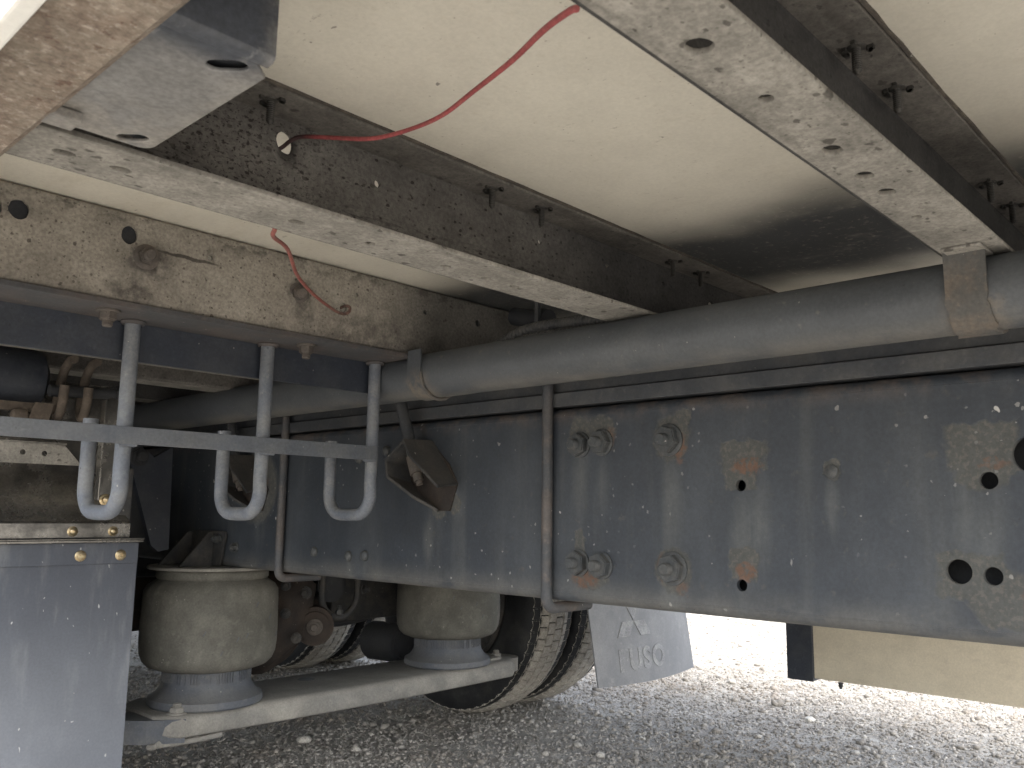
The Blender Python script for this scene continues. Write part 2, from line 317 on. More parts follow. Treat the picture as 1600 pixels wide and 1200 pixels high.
for p_, c_ in ((.35, (.26, .245, .222, 1)), (.62, (.33, .312, .282, 1)), (.85, (.42, .40, .365, 1))):
    q = rp.color_ramp.elements.new(p_); q.color = c_
g.c = rp.outputs[0]; g.col(g.ramp(g.noise(220, detail=3), .45, .65), (0.27, 0.245, 0.21), .45); g.col(g.ramp(g.noise(2.6, detail=5, off=5), .50, .64), (0.21, 0.182, 0.15), .55); M['stone'] = g.done()

# ------------------------------------------------------------------ object helpers
WM = {}
def link(name, me, parent=None, loc=None, mat=None, mw=None, stuff=False, label=None):
    """one mesh object; mesh data may be in world metres (loc None) or local with a world location"""
    o = bpy.data.objects.new(name, me); COL.objects.link(o)
    if mat is not None and me is not None and not me.materials: me.materials.append(mat)
    W = mw if mw is not None else Matrix.Translation(loc or (0, 0, 0))
    if parent is not None:
        o.parent = parent; o.matrix_parent_inverse = WM[parent.name].inverted()
    o.matrix_basis = W; WM[o.name] = W
    if stuff: o['kind'] = 'stuff'
    if label: o['label'] = label
    return o
def mesh_of(bm, name='mesh', smooth=False, angle=35):
    bmesh.ops.recalc_face_normals(bm, faces=bm.faces)
    if smooth:
        for f in bm.faces: f.smooth = True
        for e_ in bm.edges:
            if len(e_.link_faces) == 2 and e_.calc_face_angle(0) > R(angle): e_.smooth = False
    me = bpy.data.meshes.new(name); bm.to_mesh(me); bm.free(); return me
def box(bm, x0, x1, y0, y1, z0, z1, bev=0.0):
    t = bmesh.new(); bmesh.ops.create_cube(t, size=1)
    for v in t.verts: v.co = Vector((x0 + (v.co.x + .5) * (x1 - x0), y0 + (v.co.y + .5) * (y1 - y0), z0 + (v.co.z + .5) * (z1 - z0)))
    if bev: bmesh.ops.bevel(t, geom=t.edges[:], offset=bev, segments=2, profile=.6, affect='EDGES')
    merge(bm, t)
def merge(bm, t):
    me = bpy.data.meshes.new('tmp'); t.to_mesh(me); t.free(); bm.from_mesh(me); bpy.data.meshes.remove(me)
def tube(bm, pts, r, seg=12, cap=True, smoothpts=0, radii=None):
    pts = [Vector(p) for p in pts]
    if smoothpts:
        out = []
        for i in range(len(pts) - 1):
            p0 = pts[max(i - 1, 0)]; p1 = pts[i]; p2 = pts[i + 1]; p3 = pts[min(i + 2, len(pts) - 1)]
            for k in range(smoothpts):
                t = k / smoothpts
                out.append(.5 * ((2 * p1) + (-p0 + p2) * t + (2 * p0 - 5 * p1 + 4 * p2 - p3) * t * t + (-p0 + 3 * p1 - 3 * p2 + p3) * t ** 3))
        out.append(pts[-1]); pts = out
    rings = []; up = None
    for i, p in enumerate(pts):
        d = (pts[min(i + 1, len(pts) - 1)] - pts[max(i - 1, 0)]).normalized()
        if up is None: up = d.orthogonal().normalized()
        up = (up - d * up.dot(d)).normalized(); s_ = d.cross(up)
        rr = radii(i / (len(pts) - 1), i) if radii else r
        rings.append([bm.verts.new(p + (up * math.cos(a) + s_ * math.sin(a)) * rr) for a in [2 * math.pi * k / seg for k in range(seg)]])
    for a, b in zip(rings, rings[1:]):
        for k in range(seg): bm.faces.new((a[k], a[(k + 1) % seg], b[(k + 1) % seg], b[k]))
    if cap: bm.faces.new(rings[0][::-1]); bm.faces.new(rings[-1])
def lathe(bm, prof, center, axis='z', seg=48):
    rings = []
    for (r, h) in prof:
        ring = []
        for k in range(seg):
            a = 2 * math.pi * k / seg; c, s_ = r * math.cos(a), r * math.sin(a)
            ring.append(bm.verts.new(Vector(center) + (Vector((c, s_, h)) if axis == 'z' else Vector((h, c, s_)))))
        rings.append(ring)
    for a, b in zip(rings, rings[1:]):
        for k in range(seg): bm.faces.new((a[k], a[(k + 1) % seg], b[(k + 1) % seg], b[k]))
    if prof[0][0] > 1e-4: bm.faces.new(rings[0][::-1])
    if prof[-1][0] > 1e-4: bm.faces.new(rings[-1])
def arc(c, r, a0, a1, n=6):
    return [(c[0] + r * math.cos(a0 + (a1 - a0) * i / n), c[1] + r * math.sin(a0 + (a1 - a0) * i / n)) for i in range(n + 1)]
def circle(cx, cy, rx, ry=None, n=20, rot=0, wob=0):
    ry = ry or rx; o = []
    for k in range(n):
        a = 2 * math.pi * k / n; q = 1 + wob * (random.random() - .5)
        x, y = rx * math.cos(a) * q, ry * math.sin(a) * q
        o.append((cx + x * math.cos(rot) - y * math.sin(rot), cy + x * math.sin(rot) + y * math.cos(rot)))
    return o
def plate(bm, outline, holes, t, f, bev=0.0006):
    """flat plate with real holes: 2D outline and holes, thickness t (centred), mapped to 3D by f(u, v, w)"""
    cu = bpy.data.curves.new('c', 'CURVE'); cu.dimensions = '2D'; cu.fill_mode = 'BOTH'
    cu.extrude = t / 2 - bev; cu.bevel_depth = bev; cu.bevel_resolution = 1; cu.offset = -bev
    for pl in [outline] + holes:
        sp = cu.splines.new('POLY'); sp.points.add(len(pl) - 1); sp.use_cyclic_u = True
        for q, p in zip(sp.points, pl): q.co = (p[0], p[1], 0, 1)
    o = bpy.data.objects.new('tmp', cu); COL.objects.link(o)
    dg = bpy.context.evaluated_depsgraph_get(); dg.update()
    me = bpy.data.meshes.new_from_object(o.evaluated_get(dg)); bpy.data.objects.remove(o); bpy.data.curves.remove(cu)
    me.materials.clear()
    for v in me.vertices: v.co = f(*v.co)
    b2 = bmesh.new(); b2.from_mesh(me); bpy.data.meshes.remove(me)
    bmesh.ops.remove_doubles(b2, verts=b2.verts, dist=1e-6); bmesh.ops.recalc_face_normals(b2, faces=b2.faces); merge(bm, b2)
def rect(u0, u1, v0, v1): return [(u0, v0), (u1, v0), (u1, v1), (u0, v1)]
def rrect(u0, u1, v0, v1, r):
    P = math.pi
    return arc((u1 - r, v0 + r), r, -P / 2, 0) + arc((u1 - r, v1 - r), r, 0, P / 2) + arc((u0 + r, v1 - r), r, P / 2, P) + arc((u0 + r, v0 + r), r, P, 1.5 * P)
def prism(bm, poly, f, d0, d1):
    a = [bm.verts.new(f(u, v, d0)) for u, v in poly]; b = [bm.verts.new(f(u, v, d1)) for u, v in poly]
    bm.faces.new(a[::-1]); bm.faces.new(b); n = len(a)
    for k in range(n): bm.faces.new((a[k], a[(k + 1) % n], b[(k + 1) % n], b[k]))
fXY = lambda z: (lambda u, v, w=0: Vector((u, v, z + w)))
fXZ = lambda y: (lambda u, v, w=0: Vector((u, y + w, v)))
fYZ = lambda x: (lambda u, v, w=0: Vector((x + w, u, v)))
def copy_thing(src, loc, parent):
    """copy of an object (mesh shared) with copies of its children, at a new world location"""
    d = Vector(loc) - WM[src.name].to_translation(); mp = {}
    def rec(s_, par):
        c = s_.copy(); COL.objects.link(c); W = Matrix.Translation(d) @ WM[s_.name]
        c.parent = par; c.matrix_parent_inverse = WM[par.name].inverted(); c.matrix_basis = W; WM[c.name] = W
        for ch in [o for o in s_.children]: rec(ch, c)
        return c
    return rec(src, parent)

# ------------------------------------------------------------------ ground and gravel
bm = bmesh.new(); bmesh.ops.create_grid(bm, x_segments=1, y_segments=1, size=300)
for v in bm.verts: v.co.z = GZ
gr = link('ground', mesh_of(bm), mat=M['ground']); gr['kind'] = 'structure'

def ico():
    t = bmesh.new(); bmesh.ops.create_icosphere(t, subdivisions=1, radius=1)
    V = np.array([v.co[:] for v in t.verts]); F = np.array([[v.index for v in f.verts] for f in t.faces]); t.free(); return V, F
def octa():
    V = np.array([(1, 0, 0), (0, 1, 0), (-1, 0, 0), (0, -1, 0), (0, 0, 1), (0, 0, -1)], float)
    F = np.array([(0, 1, 4), (1, 2, 4), (2, 3, 4), (3, 0, 4), (1, 0, 5), (2, 1, 5), (3, 2, 5), (0, 3, 5)]); return V, F
def stones(x, y, s_, base):
    V, F = base; n = len(x)
    P = V[None] * (1 + .34 * rng.standard_normal((n, len(V), 1)).clip(-1.3, 1.3) * .7)
    P = P * (s_[:, None] * rng.uniform(.65, 1.25, (n, 3)) * np.array([1, 1, .72]))[:, None, :]
    a = rng.uniform(0, 2 * np.pi, n); b = rng.normal(0, .35, n)
    ca, sa, cb, sb = np.cos(a), np.sin(a), np.cos(b), np.sin(b)
    X, Y, Z = P[..., 0], P[..., 1], P[..., 2]
    Y, Z = Y * cb[:, None] - Z * sb[:, None], Y * sb[:, None] + Z * cb[:, None]
    X, Y = X * ca[:, None] - Y * sa[:, None], X * sa[:, None] + Y * ca[:, None]
    co = np.stack([X + x[:, None], Y + y[:, None], Z + (GZ + s_ * rng.uniform(-.3, .35, n))[:, None]], -1).reshape(-1, 3)
    fa = (F[None] + (np.arange(n) * len(V))[:, None, None]).reshape(-1, 3)
    sh = np.repeat(rng.beta(2.2, 2.4, n), len(V)); return co, fa, sh
def scatter(n, r0, r1, ang0, ang1, p=1.0):
    r = r0 + (r1 - r0) * rng.random(n) ** p; a = rng.uniform(ang0, ang1, n)
    return r * np.sin(a), r * np.cos(a)          # angle measured from +y towards +x
sets = []
x, y = scatter(1500, 1.6, 5.5, R(12), R(85), .8); sets.append(stones(x, y, rng.lognormal(math.log(.0105), .28, len(x)).clip(.007, .022), ico()))
x, y = scatter(64000, 1.15, 4.3, R(8), R(88), .8); sets.append(stones(x, y, rng.lognormal(math.log(.0040), .40, len(x)).clip(.002, .017), ico()))
x, y = scatter(60000, 1.3, 9.0, R(8), R(90), .95); sets.append(stones(x, y, rng.lognormal(math.log(.0050), .40, len(x)).clip(.003, .02), octa()))
x = rng.uniform(-4, 6, 22000); y = rng.uniform(-3, 7, 22000); sets.append(stones(x, y, rng.lognormal(math.log(.006), .4, len(x)), octa()))
co, fa, sh, off = [], [], [], 0
for c_, f_, s_ in sets: co.append(c_); fa.append(f_ + off); sh.append(s_); off += len(c_)
co = np.concatenate(co); fa = np.concatenate(fa); sh = np.concatenate(sh)
me = bpy.data.meshes.new('gravel'); me.vertices.add(len(co)); me.vertices.foreach_set('co', co.astype(np.float32).ravel())
me.loops.add(fa.size); me.loops.foreach_set('vertex_index', fa.astype(np.int32).ravel())
me.polygons.add(len(fa)); me.polygons.foreach_set('loop_start', np.arange(0, fa.size, 3, dtype=np.int32)); me.polygons.foreach_set('loop_total', np.full(len(fa), 3, dtype=np.int32))
me.update(calc_edges=True)
at = me.attributes.new('shade', 'FLOAT', 'POINT'); at.data.foreach_set('value', sh.astype(np.float32))
go = link('gravel', me, mat=M['stone'], stuff=True); go['label'] = 'loose grey gravel covering the ground below and beyond the truck'; go['category'] = 'gravel'

def big_stone(x, y, r, sh, label):
    t = bmesh.new(); bmesh.ops.create_icosphere(t, subdivisions=2, radius=1)
    for v in t.verts:
        k = 1 + .35 * mnoise.noise(v.co * 1.3 + Vector((x, y, 3))) + .15 * mnoise.noise(v.co * 3.1 + Vector((y, x, 9)))
        v.co = Vector((v.co.x * k * 1.2, v.co.y * k, v.co.z * k * .6)) * r
    me = mesh_of(t); a = me.attributes.new('shade', 'FLOAT', 'POINT')
    for d in a.data: d.value = sh
    o = link('stone', me, loc=(x, y, GZ + r * .35), mat=M['stone']); o['label'] = label; o['category'] = 'stone'; o['group'] = 'larger stones among the gravel'

big_stone(1.587, 2.342, .020, .95, 'pale rounded stone on the gravel below the dusty axle beam')
big_stone(2.99, 1.371, .017, .98, 'pale flat stone on open gravel below the corner of the side guard')
big_stone(2.82, 1.13, .015, .12, 'small dark stone on open gravel in front of the pale flat one')

# ------------------------------------------------------------------ the truck
TX, TY = 1.46, 2.3
truck = bpy.data.objects.new('truck', None); COL.objects.link(truck); truck.location = (TX, TY, GZ); WM['truck'] = Matrix.Translation((TX, TY, GZ))
truck['label'] = 'truck seen from underneath, with frame rail, floor members, air springs and mud flaps'
truck['category'] = 'truck'
ZF, ZB = 0.385, 0.268       # underside of the floor, underside of the cross members
XL, XR = 0.185, 2.73        # ends of the cross members
T = .0045

# unseen body above the floor, kept low and short to let light under
bm = bmesh.new()
box(bm, .152, 2.768, -0.32, 7.5, .401, .430); box(bm, .150, .175, -0.32, 7.5, .432, .74, .004); box(bm, 2.745, 2.77, -0.32, 7.5, .432, .74, .004)
box(bm, .177, 2.743, -0.32, -.295, .432, .74, .004)
link('unseen_low_body', mesh_of(bm), truck, mat=M['body'])

def nuts(parent, name, loc, dirv, rw, rh, rs, ls, mat, seed=0, washer=True, wt=.003, nt_=.011):
    """washer, hexagon nut and stud end in one mesh, standing on a surface at loc along dirv"""
    bm = bmesh.new()
    if washer: lathe(bm, [(rw, 0), (rw, wt * .8), (rw * .94, wt)], (0, 0, 0), seg=20)
    rnd = random.Random(seed); a0 = rnd.random() * 6.28; t = bmesh.new()
    lo = [t.verts.new((rh * math.cos(a0 + k * math.pi / 3), rh * math.sin(a0 + k * math.pi / 3), wt)) for k in range(6)]
    hi = [t.verts.new((v.co.x, v.co.y, wt + nt_)) for v in lo]
    t.faces.new(lo[::-1]); t.faces.new(hi)
    for k in range(6): t.faces.new((lo[k], lo[(k + 1) % 6], hi[(k + 1) % 6], hi[k]))
    bmesh.ops.bevel(t, geom=[e_ for e_ in t.edges if e_.verts[0] in hi and e_.verts[1] in hi], offset=.0016, segments=2, affect='EDGES'); merge(bm, t)
    if ls > 0:
        pr = [(rs, wt)]; k = 0; z = wt + nt_
        while z < wt + nt_ + ls - .0015: pr += [(rs, z), (rs * .90, z + .0007)]; z += .0015
        pr += [(rs * .82, wt + nt_ + ls)]; lathe(bm, pr, (0, 0, 0), seg=16)
    me = mesh_of(bm, smooth=True); q = Vector(dirv).to_track_quat('Z', 'Y').to_matrix().to_4x4()
    me.transform(q)
    return link(name, me, parent, loc, mat)

# floor: separate cream panels between the members
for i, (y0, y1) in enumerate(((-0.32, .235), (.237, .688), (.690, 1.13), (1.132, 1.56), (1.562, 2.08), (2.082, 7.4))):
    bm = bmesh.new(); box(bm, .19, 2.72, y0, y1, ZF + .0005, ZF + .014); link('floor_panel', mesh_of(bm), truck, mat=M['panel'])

def channel(yw, side, wb, wt_, zb, zt, web_holes, bot_holes, mats, label=None, x0=XL, x1=XR, r=.006, t=T):
    """C section cross member; web back face at yw, flanges reaching to side (-1 towards the tailgate, +1 forward)"""
    root = None; s_ = side
    bm = bmesh.new()
    ywc = yw + s_ * t / 2
    plate(bm, rect(x0, x1, zb + r, zt - r), [circle(*h[:2], h[2], h[3] if len(h) > 3 else None, wob=.12) for h in web_holes], t, lambda u, v, w_: Vector((u, ywc + w_, v)), .0002)
    for (za, sg) in ((zb, 1), (zt, -1)):      # rounded bends
        prof = []
        for k in range(7):
            a = (math.pi / 2) * k / 6
            prof.append((yw + s_ * (r - r * math.cos(a)), za + sg * (r - r * math.sin(a))))
        inn = []
        ri = r - t
        for k in range(7):
            a = (math.pi / 2) * (6 - k) / 6
            inn.append((yw + s_ * (r - ri * math.cos(a)), za + sg * (r - ri * math.sin(a))))
        prism(bm, prof + inn, lambda u, v, d: Vector((d, u, v)), x0 + .0004, x1 - .0004)
    web = mesh_of(bm)
    o = link('cross_member', web, truck, mat=mats[0], label=label)
    ya, yb = sorted((yw + s_ * (r - .0003), yw + s_ * wb))
    bm = bmesh.new(); plate(bm, rect(x0, x1, ya, yb), [circle(*h[:2], h[2], h[3], wob=.1) for h in bot_holes], t, lambda u, v, w_: Vector((u, v, zb + t / 2 + w_)), .0005)
    link('bottom_flange', mesh_of(bm), o, mat=mats[1])
    ya, yb = sorted((yw + s_ * (r - .0003), yw + s_ * wt_))
    bm = bmesh.new(); plate(bm, rect(x0, x1, ya, yb), [], t, lambda u, v, w_: Vector((u, v, zt - t / 2 + w_)), .0005)
    link('top_flange', mesh_of(bm), o, mat=mats[2])
    # dried sealant squeezed out along the flange edge
    ye = yw + s_ * wt_; n = 90; bm = bmesh.new()
    pts = [(x0 + (x1 - x0) * i / n, ye + s_ * (.0015 + .0012 * mnoise.noise(Vector((i * .7, yw * 9, 0)))), zt + .0002) for i in range(n + 1)]
    tube(bm, pts, .0028, 6, radii=lambda t_, i: .0022 + .001 * mnoise.noise(Vector((i * .9, yw * 5, 4))))
    link('sealant_bead', mesh_of(bm, smooth=True), o, mat=M['seam'])
    return o

def floor_screw(parent, x, y, first=[None]):
    if first[0]: return copy_thing(first[0], (x, y, ZF - T), parent)
    bm = bmesh.new(); pr = [(.0115, .0005), (.010, -.0012), (.0060, -.0020)]; z = -.002
    while z > -.024: pr += [(.0058, z), (.0046, z - .0012), (.0058, z - .0024)]; z -= .0024
    pr += [(.0050, z - .001), (.0022, z - .004)]
    lathe(bm, [(a * .68, b * .80) for a, b in pr[::-1]], (0, 0, 0), seg=14)
    for k in range(9):        # burrs of swarf round the screw
        a = random.random() * 6.28; r = .008 + random.random() * .004
        box(bm, r * math.cos(a) - .002, r * math.cos(a) + .0025, r * math.sin(a) - .0015, r * math.sin(a) + .002, -.003, .001)
    first[0] = link('floor_screw', mesh_of(bm, smooth=True), parent, (x, y, ZF - T), M['screwdark']); return first[0]

m2 = channel(.270, -1, .062, .048, ZB, ZF, [(1.0, .33, .004)],
             [(.41, .240, .0095, .0085), (.494, .241, .006, .005), (.600, .242, .0095, .007), (.664, .243, .009, .007), (.711, .243, .009, .007), (.79, .245, .0055, .0045), (.30, .24, .009, .008)],
             (M['webdark'], M['flange'], M['topflange']))
for x in (.48, .668, .760, 1.055, 1.150, 1.5, 1.6, 2.0, 2.1): floor_screw(m2, x, .246)
m1 = channel(.720, -1, .078, .055, ZB, ZF,
             [(.431, .358, .0095, .0115), (.546, .350, .0042), (.812, .350, .0036), (.956, .351, .0034), (1.10, .353, .004), (1.245, .34, .012)],
             [(.220, .680, .0085, .0055), (.263, .680, .0085, .0055), (.428, .683, .0085, .006), (.514, .683, .0065, .005), (.620, .685, .007, .005), (.684, .686, .007, .005), (.732, .686, .008, .0055), (.810, .688, .0065, .005)],
             (M['web1'], M['flange'], M['topflange']), label='cross member with a blackened rusty web that the red wire passes through')
for x in (.397, .694, .783, 1.085, 1.165, 1.5, 1.6, 2.0): floor_screw(m1, x, .688)
m0 = channel(1.112, 1, .075, .055, .264, ZF,
             [(.448, .354, .0105, .0125), (.316, .353, .0115, .0125), (.286, .350, .012, .013), (.562, .349, .0035), (.790, .320, .0068, .0072), (.815, .345, .0034), (.962, .343, .0045), (1.09, .345, .006)],
             [], (M['web0'], M['flange'], M['topflange']), label='pale speckled cross member carrying the three hooks')
for x, z, r_ in ((.448, .354, .0115), (.316, .353, .0125), (.286, .350, .0125)):
    bm = bmesh.new(); lathe(bm, [(r_ + .002, .0055), (r_ + .002, .0075), (r_ * .5, .009), (.0006, .009)], (0, 0, 0), seg=20); me = mesh_of(bm, smooth=True); me.transform(Matrix.Rotation(R(-90), 4, 'X'))
    link('added_hole_cover', me, m0, (x, 1.112, z), M['black'])  # dark disks added over the holes to keep out the bright panel behind
nuts(m0, 'bolt', (.472, 1.1118, .329), (-.15, -1, -.05), .017, .0115, .0075, .009, M['boltrust'], 1)
nuts(m0, 'bolt', (.706, 1.1118, .327), (-.25, -1, -.2), .016, .0110, .0075, .009, M['boltrust'], 2)
m3 = channel(1.600, -1, .075, .055, .266, ZF, [], [(x, 1.555, .006, .004) for x in (.47, .60, .66, .72, .80, .9)], (M['webdark'], M['flange'], M['topflange']))
m4 = channel(1.72, 1, .075, .055, .258, ZF, [], [(x, 1.76, .006, .004) for x in (.52, .66, .70, .8)], (M['topflange'], M['flange'], M['topflange']))
m5 = channel(2.06, 1, .075, .055, .262, ZF, [], [], (M['webdark'], M['flange'], M['topflange']))
for yy in (2.5, 2.93, 3.36, 3.8, 4.4, 5.0, 5.8, 6.6): channel(yy, 1, .07, .05, .264, ZF, [], [], (M['webdark'], M['flange'], M['topflange']))
channel(-.235, -1, .062, .05, ZB, ZF, [], [], (M['webdark'], M['flange'], M['topflange']))

# angle iron bolted under the pale member, with its hooks
bm = bmesh.new()
box(bm, .19, .93, 1.106, 1.199, .2565, .2635, .0008)
ang = link('angle_bracket', mesh_of(bm), truck, mat=M['angle_low'], label='angle iron with a rusty lip bolted under the pale cross member')
bm = bmesh.new(); box(bm, .19, .93, 1.1995, 1.2065, .203, .2625, .0008); link('vertical_leg', mesh_of(bm), ang, mat=M['angle'])
for i, x in enumerate((.441, .745)): nuts(ang, 'bolt', (x, 1.142, .2563), (0, 0, -1), .0155, .0115, .0068, .008, M['boltrust'], 5 + i)

def hook(x, zl, first=[None]):
    y0 = 1.185; r = .0105; pts = [(x, y0, .2563), (x, y0, .20), (x, y0, .10), (x, y0 + .001, .045)]
    rc_, w_, zb = .036, .119, -.0065
    pts += [(x, y0 + rc_ - rc_ * math.cos(a), zb + rc_ - rc_ * math.sin(a)) for a in [(math.pi / 2) * k / 9 for k in range(10)]]
    pts += [(x, y0 + w_ / 2, zb - .0005)]
    pts += [(x, y0 + w_ - rc_ + rc_ * math.sin(a), zb + rc_ - rc_ * math.cos(a)) for a in [(math.pi / 2) * k / 9 for k in range(10)]]
    pts += [(x, y0 + .119, .10), (x, y0 + .119, zl)]
    bm = bmesh.new(); tube(bm, pts, r, 16)
    o = link('hook', mesh_of(bm, smooth=True), truck, mat=M['hook'])
    bm = bmesh.new(); tube(bm, [(x + .013 * math.cos(a), y0 + .013 * math.sin(a), .2545) for a in [k * 2 * math.pi / 14 for k in range(15)]], .0035, 6, radii=lambda t, i: .003 + .0012 * random.random())
    link('weld_bead', mesh_of(bm, smooth=True), o, mat=M['angle_low'])
for x, zl in ((.492, .128), (.703, .126), (.913, .124)): hook(x, zl)
bm = bmesh.new(); box(bm, .19, .909, 1.1655, 1.1725, .0850, .1085, .0008)
hb = link('hook_bar', mesh_of(bm), truck, mat=M['hookbar'], label='flat grey bar welded across the three hooks')
for x in (.492, .703, .898):
    bm = bmesh.new(); tube(bm, [(x - .012 + .024 * k / 6, 1.171, .0845) for k in range(7)], .003, 6, radii=lambda t, i: .0022 + .0012 * random.random()); link('weld_bead', mesh_of(bm, smooth=True), hb, mat=M['hook'])

# grey tube slung under the members, with its straps
bm = bmesh.new(); lathe(bm, [(.036, -.60), (.0385, -.595), (.0385, 1.88), (.0385, 4.2), (.036, 4.21)], (0, 0, 0), seg=64)
me = mesh_of(bm, smooth=True); me.transform(Matrix.Rotation(R(-90), 4, 'X'))
tb = link('tube', me, truck, (.960, 0.3, .2285), M['tube'], label='long grey tube running along the frame under the cross members')
def strap(y0, y1, r, rough, label=None):
    bm = bmesh.new(); n = 26; t = .0035; rows = []
    for j in range(5):
        yy = y0 + (y1 - y0) * j / 4; row = []
        for k in range(n + 1):
            a = math.pi * (1.06 - 1.12 * k / n) + math.pi     # from the left side under the tube to the right
            a = math.pi + (math.pi) * k / n
            x = .960 + r * math.cos(a); z = .2285 + r * math.sin(a); jag = rough * mnoise.noise(Vector((j * 2.1, k * .5, y0)))
            row.append(Vector((x, yy + (jag if j in (0, 4) else 0), z)))
        row = [Vector((.960 - r, yy, ZB - .0005))] + row + [Vector((.960 + r, yy, ZB - .0005))]; rows.append(row)
    V = [[bm.verts.new(p) for p in row] for row in rows]
    for a, b in zip(V, V[1:]):
        for k in range(len(a) - 1): bm.faces.new((a[k], a[k + 1], b[k + 1], b[k]))
    bmesh.ops.recalc_face_normals(bm, faces=bm.faces); bmesh.ops.solidify(bm, geom=bm.faces[:], thickness=t)
    return mesh_of(bm, smooth=True)
M['strap'] = dusty('strap_rusty', (0.085, 0.083, 0.078), (0.15, 0.118, 0.09), .7, .8, scale=30)
st = link('tube_strap', strap(.223, .262, .0425, .004), tb, mat=M['strap'], label='wide rusty strap round the tube')
bm = bmesh.new(); box(bm, .90, .945, .222, .258, .2645, .2675, .001); link('strap_tab', mesh_of(bm), st, mat=M['flange'])
link('tube_strap', strap(1.072, 1.104, .0415, .002), tb, mat=M['tube'])
bm = bmesh.new()
tube(bm, [(.960 + .0415 * math.cos(a), 1.070, .2285 + .0415 * math.sin(a)) for a in [math.pi + math.pi * k / 24 for k in range(25)]], .003, 6, radii=lambda t, i: .0025 + .001 * random.random())
link('weld_bead', mesh_of(bm, smooth=True), tb, mat=M['strap'])

# frame rail: a C section with real holes, rounded at the edges
Y0, Y1 = -0.31, 7.0
holes = [(.566, .040, .0075), (.568, -.090, .0075), (.267, .042, .0095), (.303, -.058, .0135), (.269, -.061, .0098), (.222, .069, .0205), (.02, .05, .010), (-.1, -.06, .012), (.05, -.06, .010), (2.6, .05, .012)]
zb_, zt_, tr, rr_ = -.134, .166, .008, .014
bm = bmesh.new()
plate(bm, rect(Y0, Y1, zb_ + rr_, zt_ - rr_), [circle(h[0], h[1], h[2], n=28) for h in holes], tr, lambda u, v, w_: Vector((1.05 + tr / 2 + w_, u, v)), .0004)
for (za, sg) in ((zb_, 1), (zt_, -1)):
    prof = [(1.05 + rr_ - rr_ * math.cos(a), za + sg * (rr_ - rr_ * math.sin(a))) for a in [(math.pi / 2) * k / 14 for k in range(15)]]
    prof += [(1.05 + .075, za), (1.05 + .075, za + sg * tr)]
    ri = rr_ - tr; prof += [(1.05 + rr_ - ri * math.cos(a), za + sg * (rr_ - ri * math.sin(a))) for a in [(math.pi / 2) * (8 - k) / 8 for k in range(9)]]
    prism(bm, prof, lambda u, v, d: Vector((u, d, v)), Y0 + .0004, Y1 - .0004)
rail = link('frame_rail', mesh_of(bm, smooth=True, angle=9), truck, mat=M['rail'], label='near frame rail with bolts, rust scabs and open holes')
bm = bmesh.new()
for (za, sg) in ((zb_, 1), (zt_, -1)):
    box(bm, 1.80, 1.872, Y0, Y1, za if sg > 0 else za - tr, za + tr if sg > 0 else za, .001)
box(bm, 1.873, 1.881, Y0, Y1, zb_, zt_, .001)
link('frame_rail', mesh_of(bm), truck, mat=M['black'], label='far frame rail, dark and mostly hidden')
for i, (y, z) in enumerate(((.839, .106), (.796, .108), (.677, .106), (.841, -.074), (.797, -.076), (.673, -.074))):
    nuts(rail, 'bolt', (1.0498, y, z), (-1, 0, 0),   .0235 if y < .7 else .0205, .0198 if y < .7 else .0185, .0085, .011, M['bolt'], 20 + i)
for i, (y, z) in enumerate(((1.542, -.085), (1.423, -.089), (1.371, -.086), (1.315, .115), (1.40, .104))):
    bm = bmesh.new(); lathe(bm, [(.0105, 0), (.0105, .003), (.009, .006), (.005, .008), (.0006, .0085)], (0, 0, 0), seg=16); me = mesh_of(bm, smooth=True, angle=60)
    me.transform(Matrix.Rotation(R(-90), 4, 'Y')); link('rivet', me, rail, (1.0498, y, z), M['bolt'])
bm = bmesh.new(); lathe(bm, [(.0085, 0), (.0085, .002), (.005, .0035), (.0006, .004)], (0, 0, 0), seg=14); me = mesh_of(bm, smooth=True)
me.transform(Matrix.Rotation(R(-90), 4, 'Y')); link('plug', me, rail, (1.0498, .442, .056), M['bolt'])
for y in (-.28, .95, 3.0, 4.2):    # chassis cross members between the rails
    bm = bmesh.new(); box(bm, 1.062, 1.80, y, y + .09, -.10, .12, .004); link('chassis_cross_member', mesh_of(bm), truck, mat=M['black'])
bm = bmesh.new(); box(bm, 1.100, 1.106, -.3, .80, -.118, .150, .001); link('rail_hole_blocker', mesh_of(bm), truck, mat=M['black'])  # added dark sheet to stop bright ground showing through the rail holes

# subframe on top of the rail
bm = bmesh.new(); box(bm, 1.0455, 1.115, Y0, Y1, .1685, .1905, .0012)
sf = link('subframe', mesh_of(bm), truck, mat=M['sub'], label='dark subframe sandwiched between the frame rail and the cross members')
bm = bmesh.new(); box(bm, 1.0535, 1.113, Y0, Y1, .1925, .2675, .0012); link('upper_beam', mesh_of(bm), sf, mat=M['sub'])
bm = bmesh.new(); box(bm, 1.81, 1.878, Y0, Y1, .1685, .2675, .0012); link('upper_beam', mesh_of(bm), sf, mat=M['sub'])

# U bolts over the subframe and round the rail
def u_bolt(y, label=None):
    x = 1.0395; r = .0088
    pts = [(x, y, .262), (x, y, .10), (x, y, -.06), (x, y, -.128)]
    for k in range(1, 9):
        a = (math.pi / 2) * k / 8; pts.append((x + .018 * (1 - math.cos(a)), y, -.128 - .018 * math.sin(a)))
    pts += [(1.09, y, -.146), (1.145, y, -.146), (1.145, y, -.146)]
    bm = bmesh.new(); tube(bm, pts[:-1], r, 16)
    return link('u_bolt', mesh_of(bm, smooth=True), truck, mat=M['ubolt'], label=label)
u_bolt(.897); u_bolt(1.660)

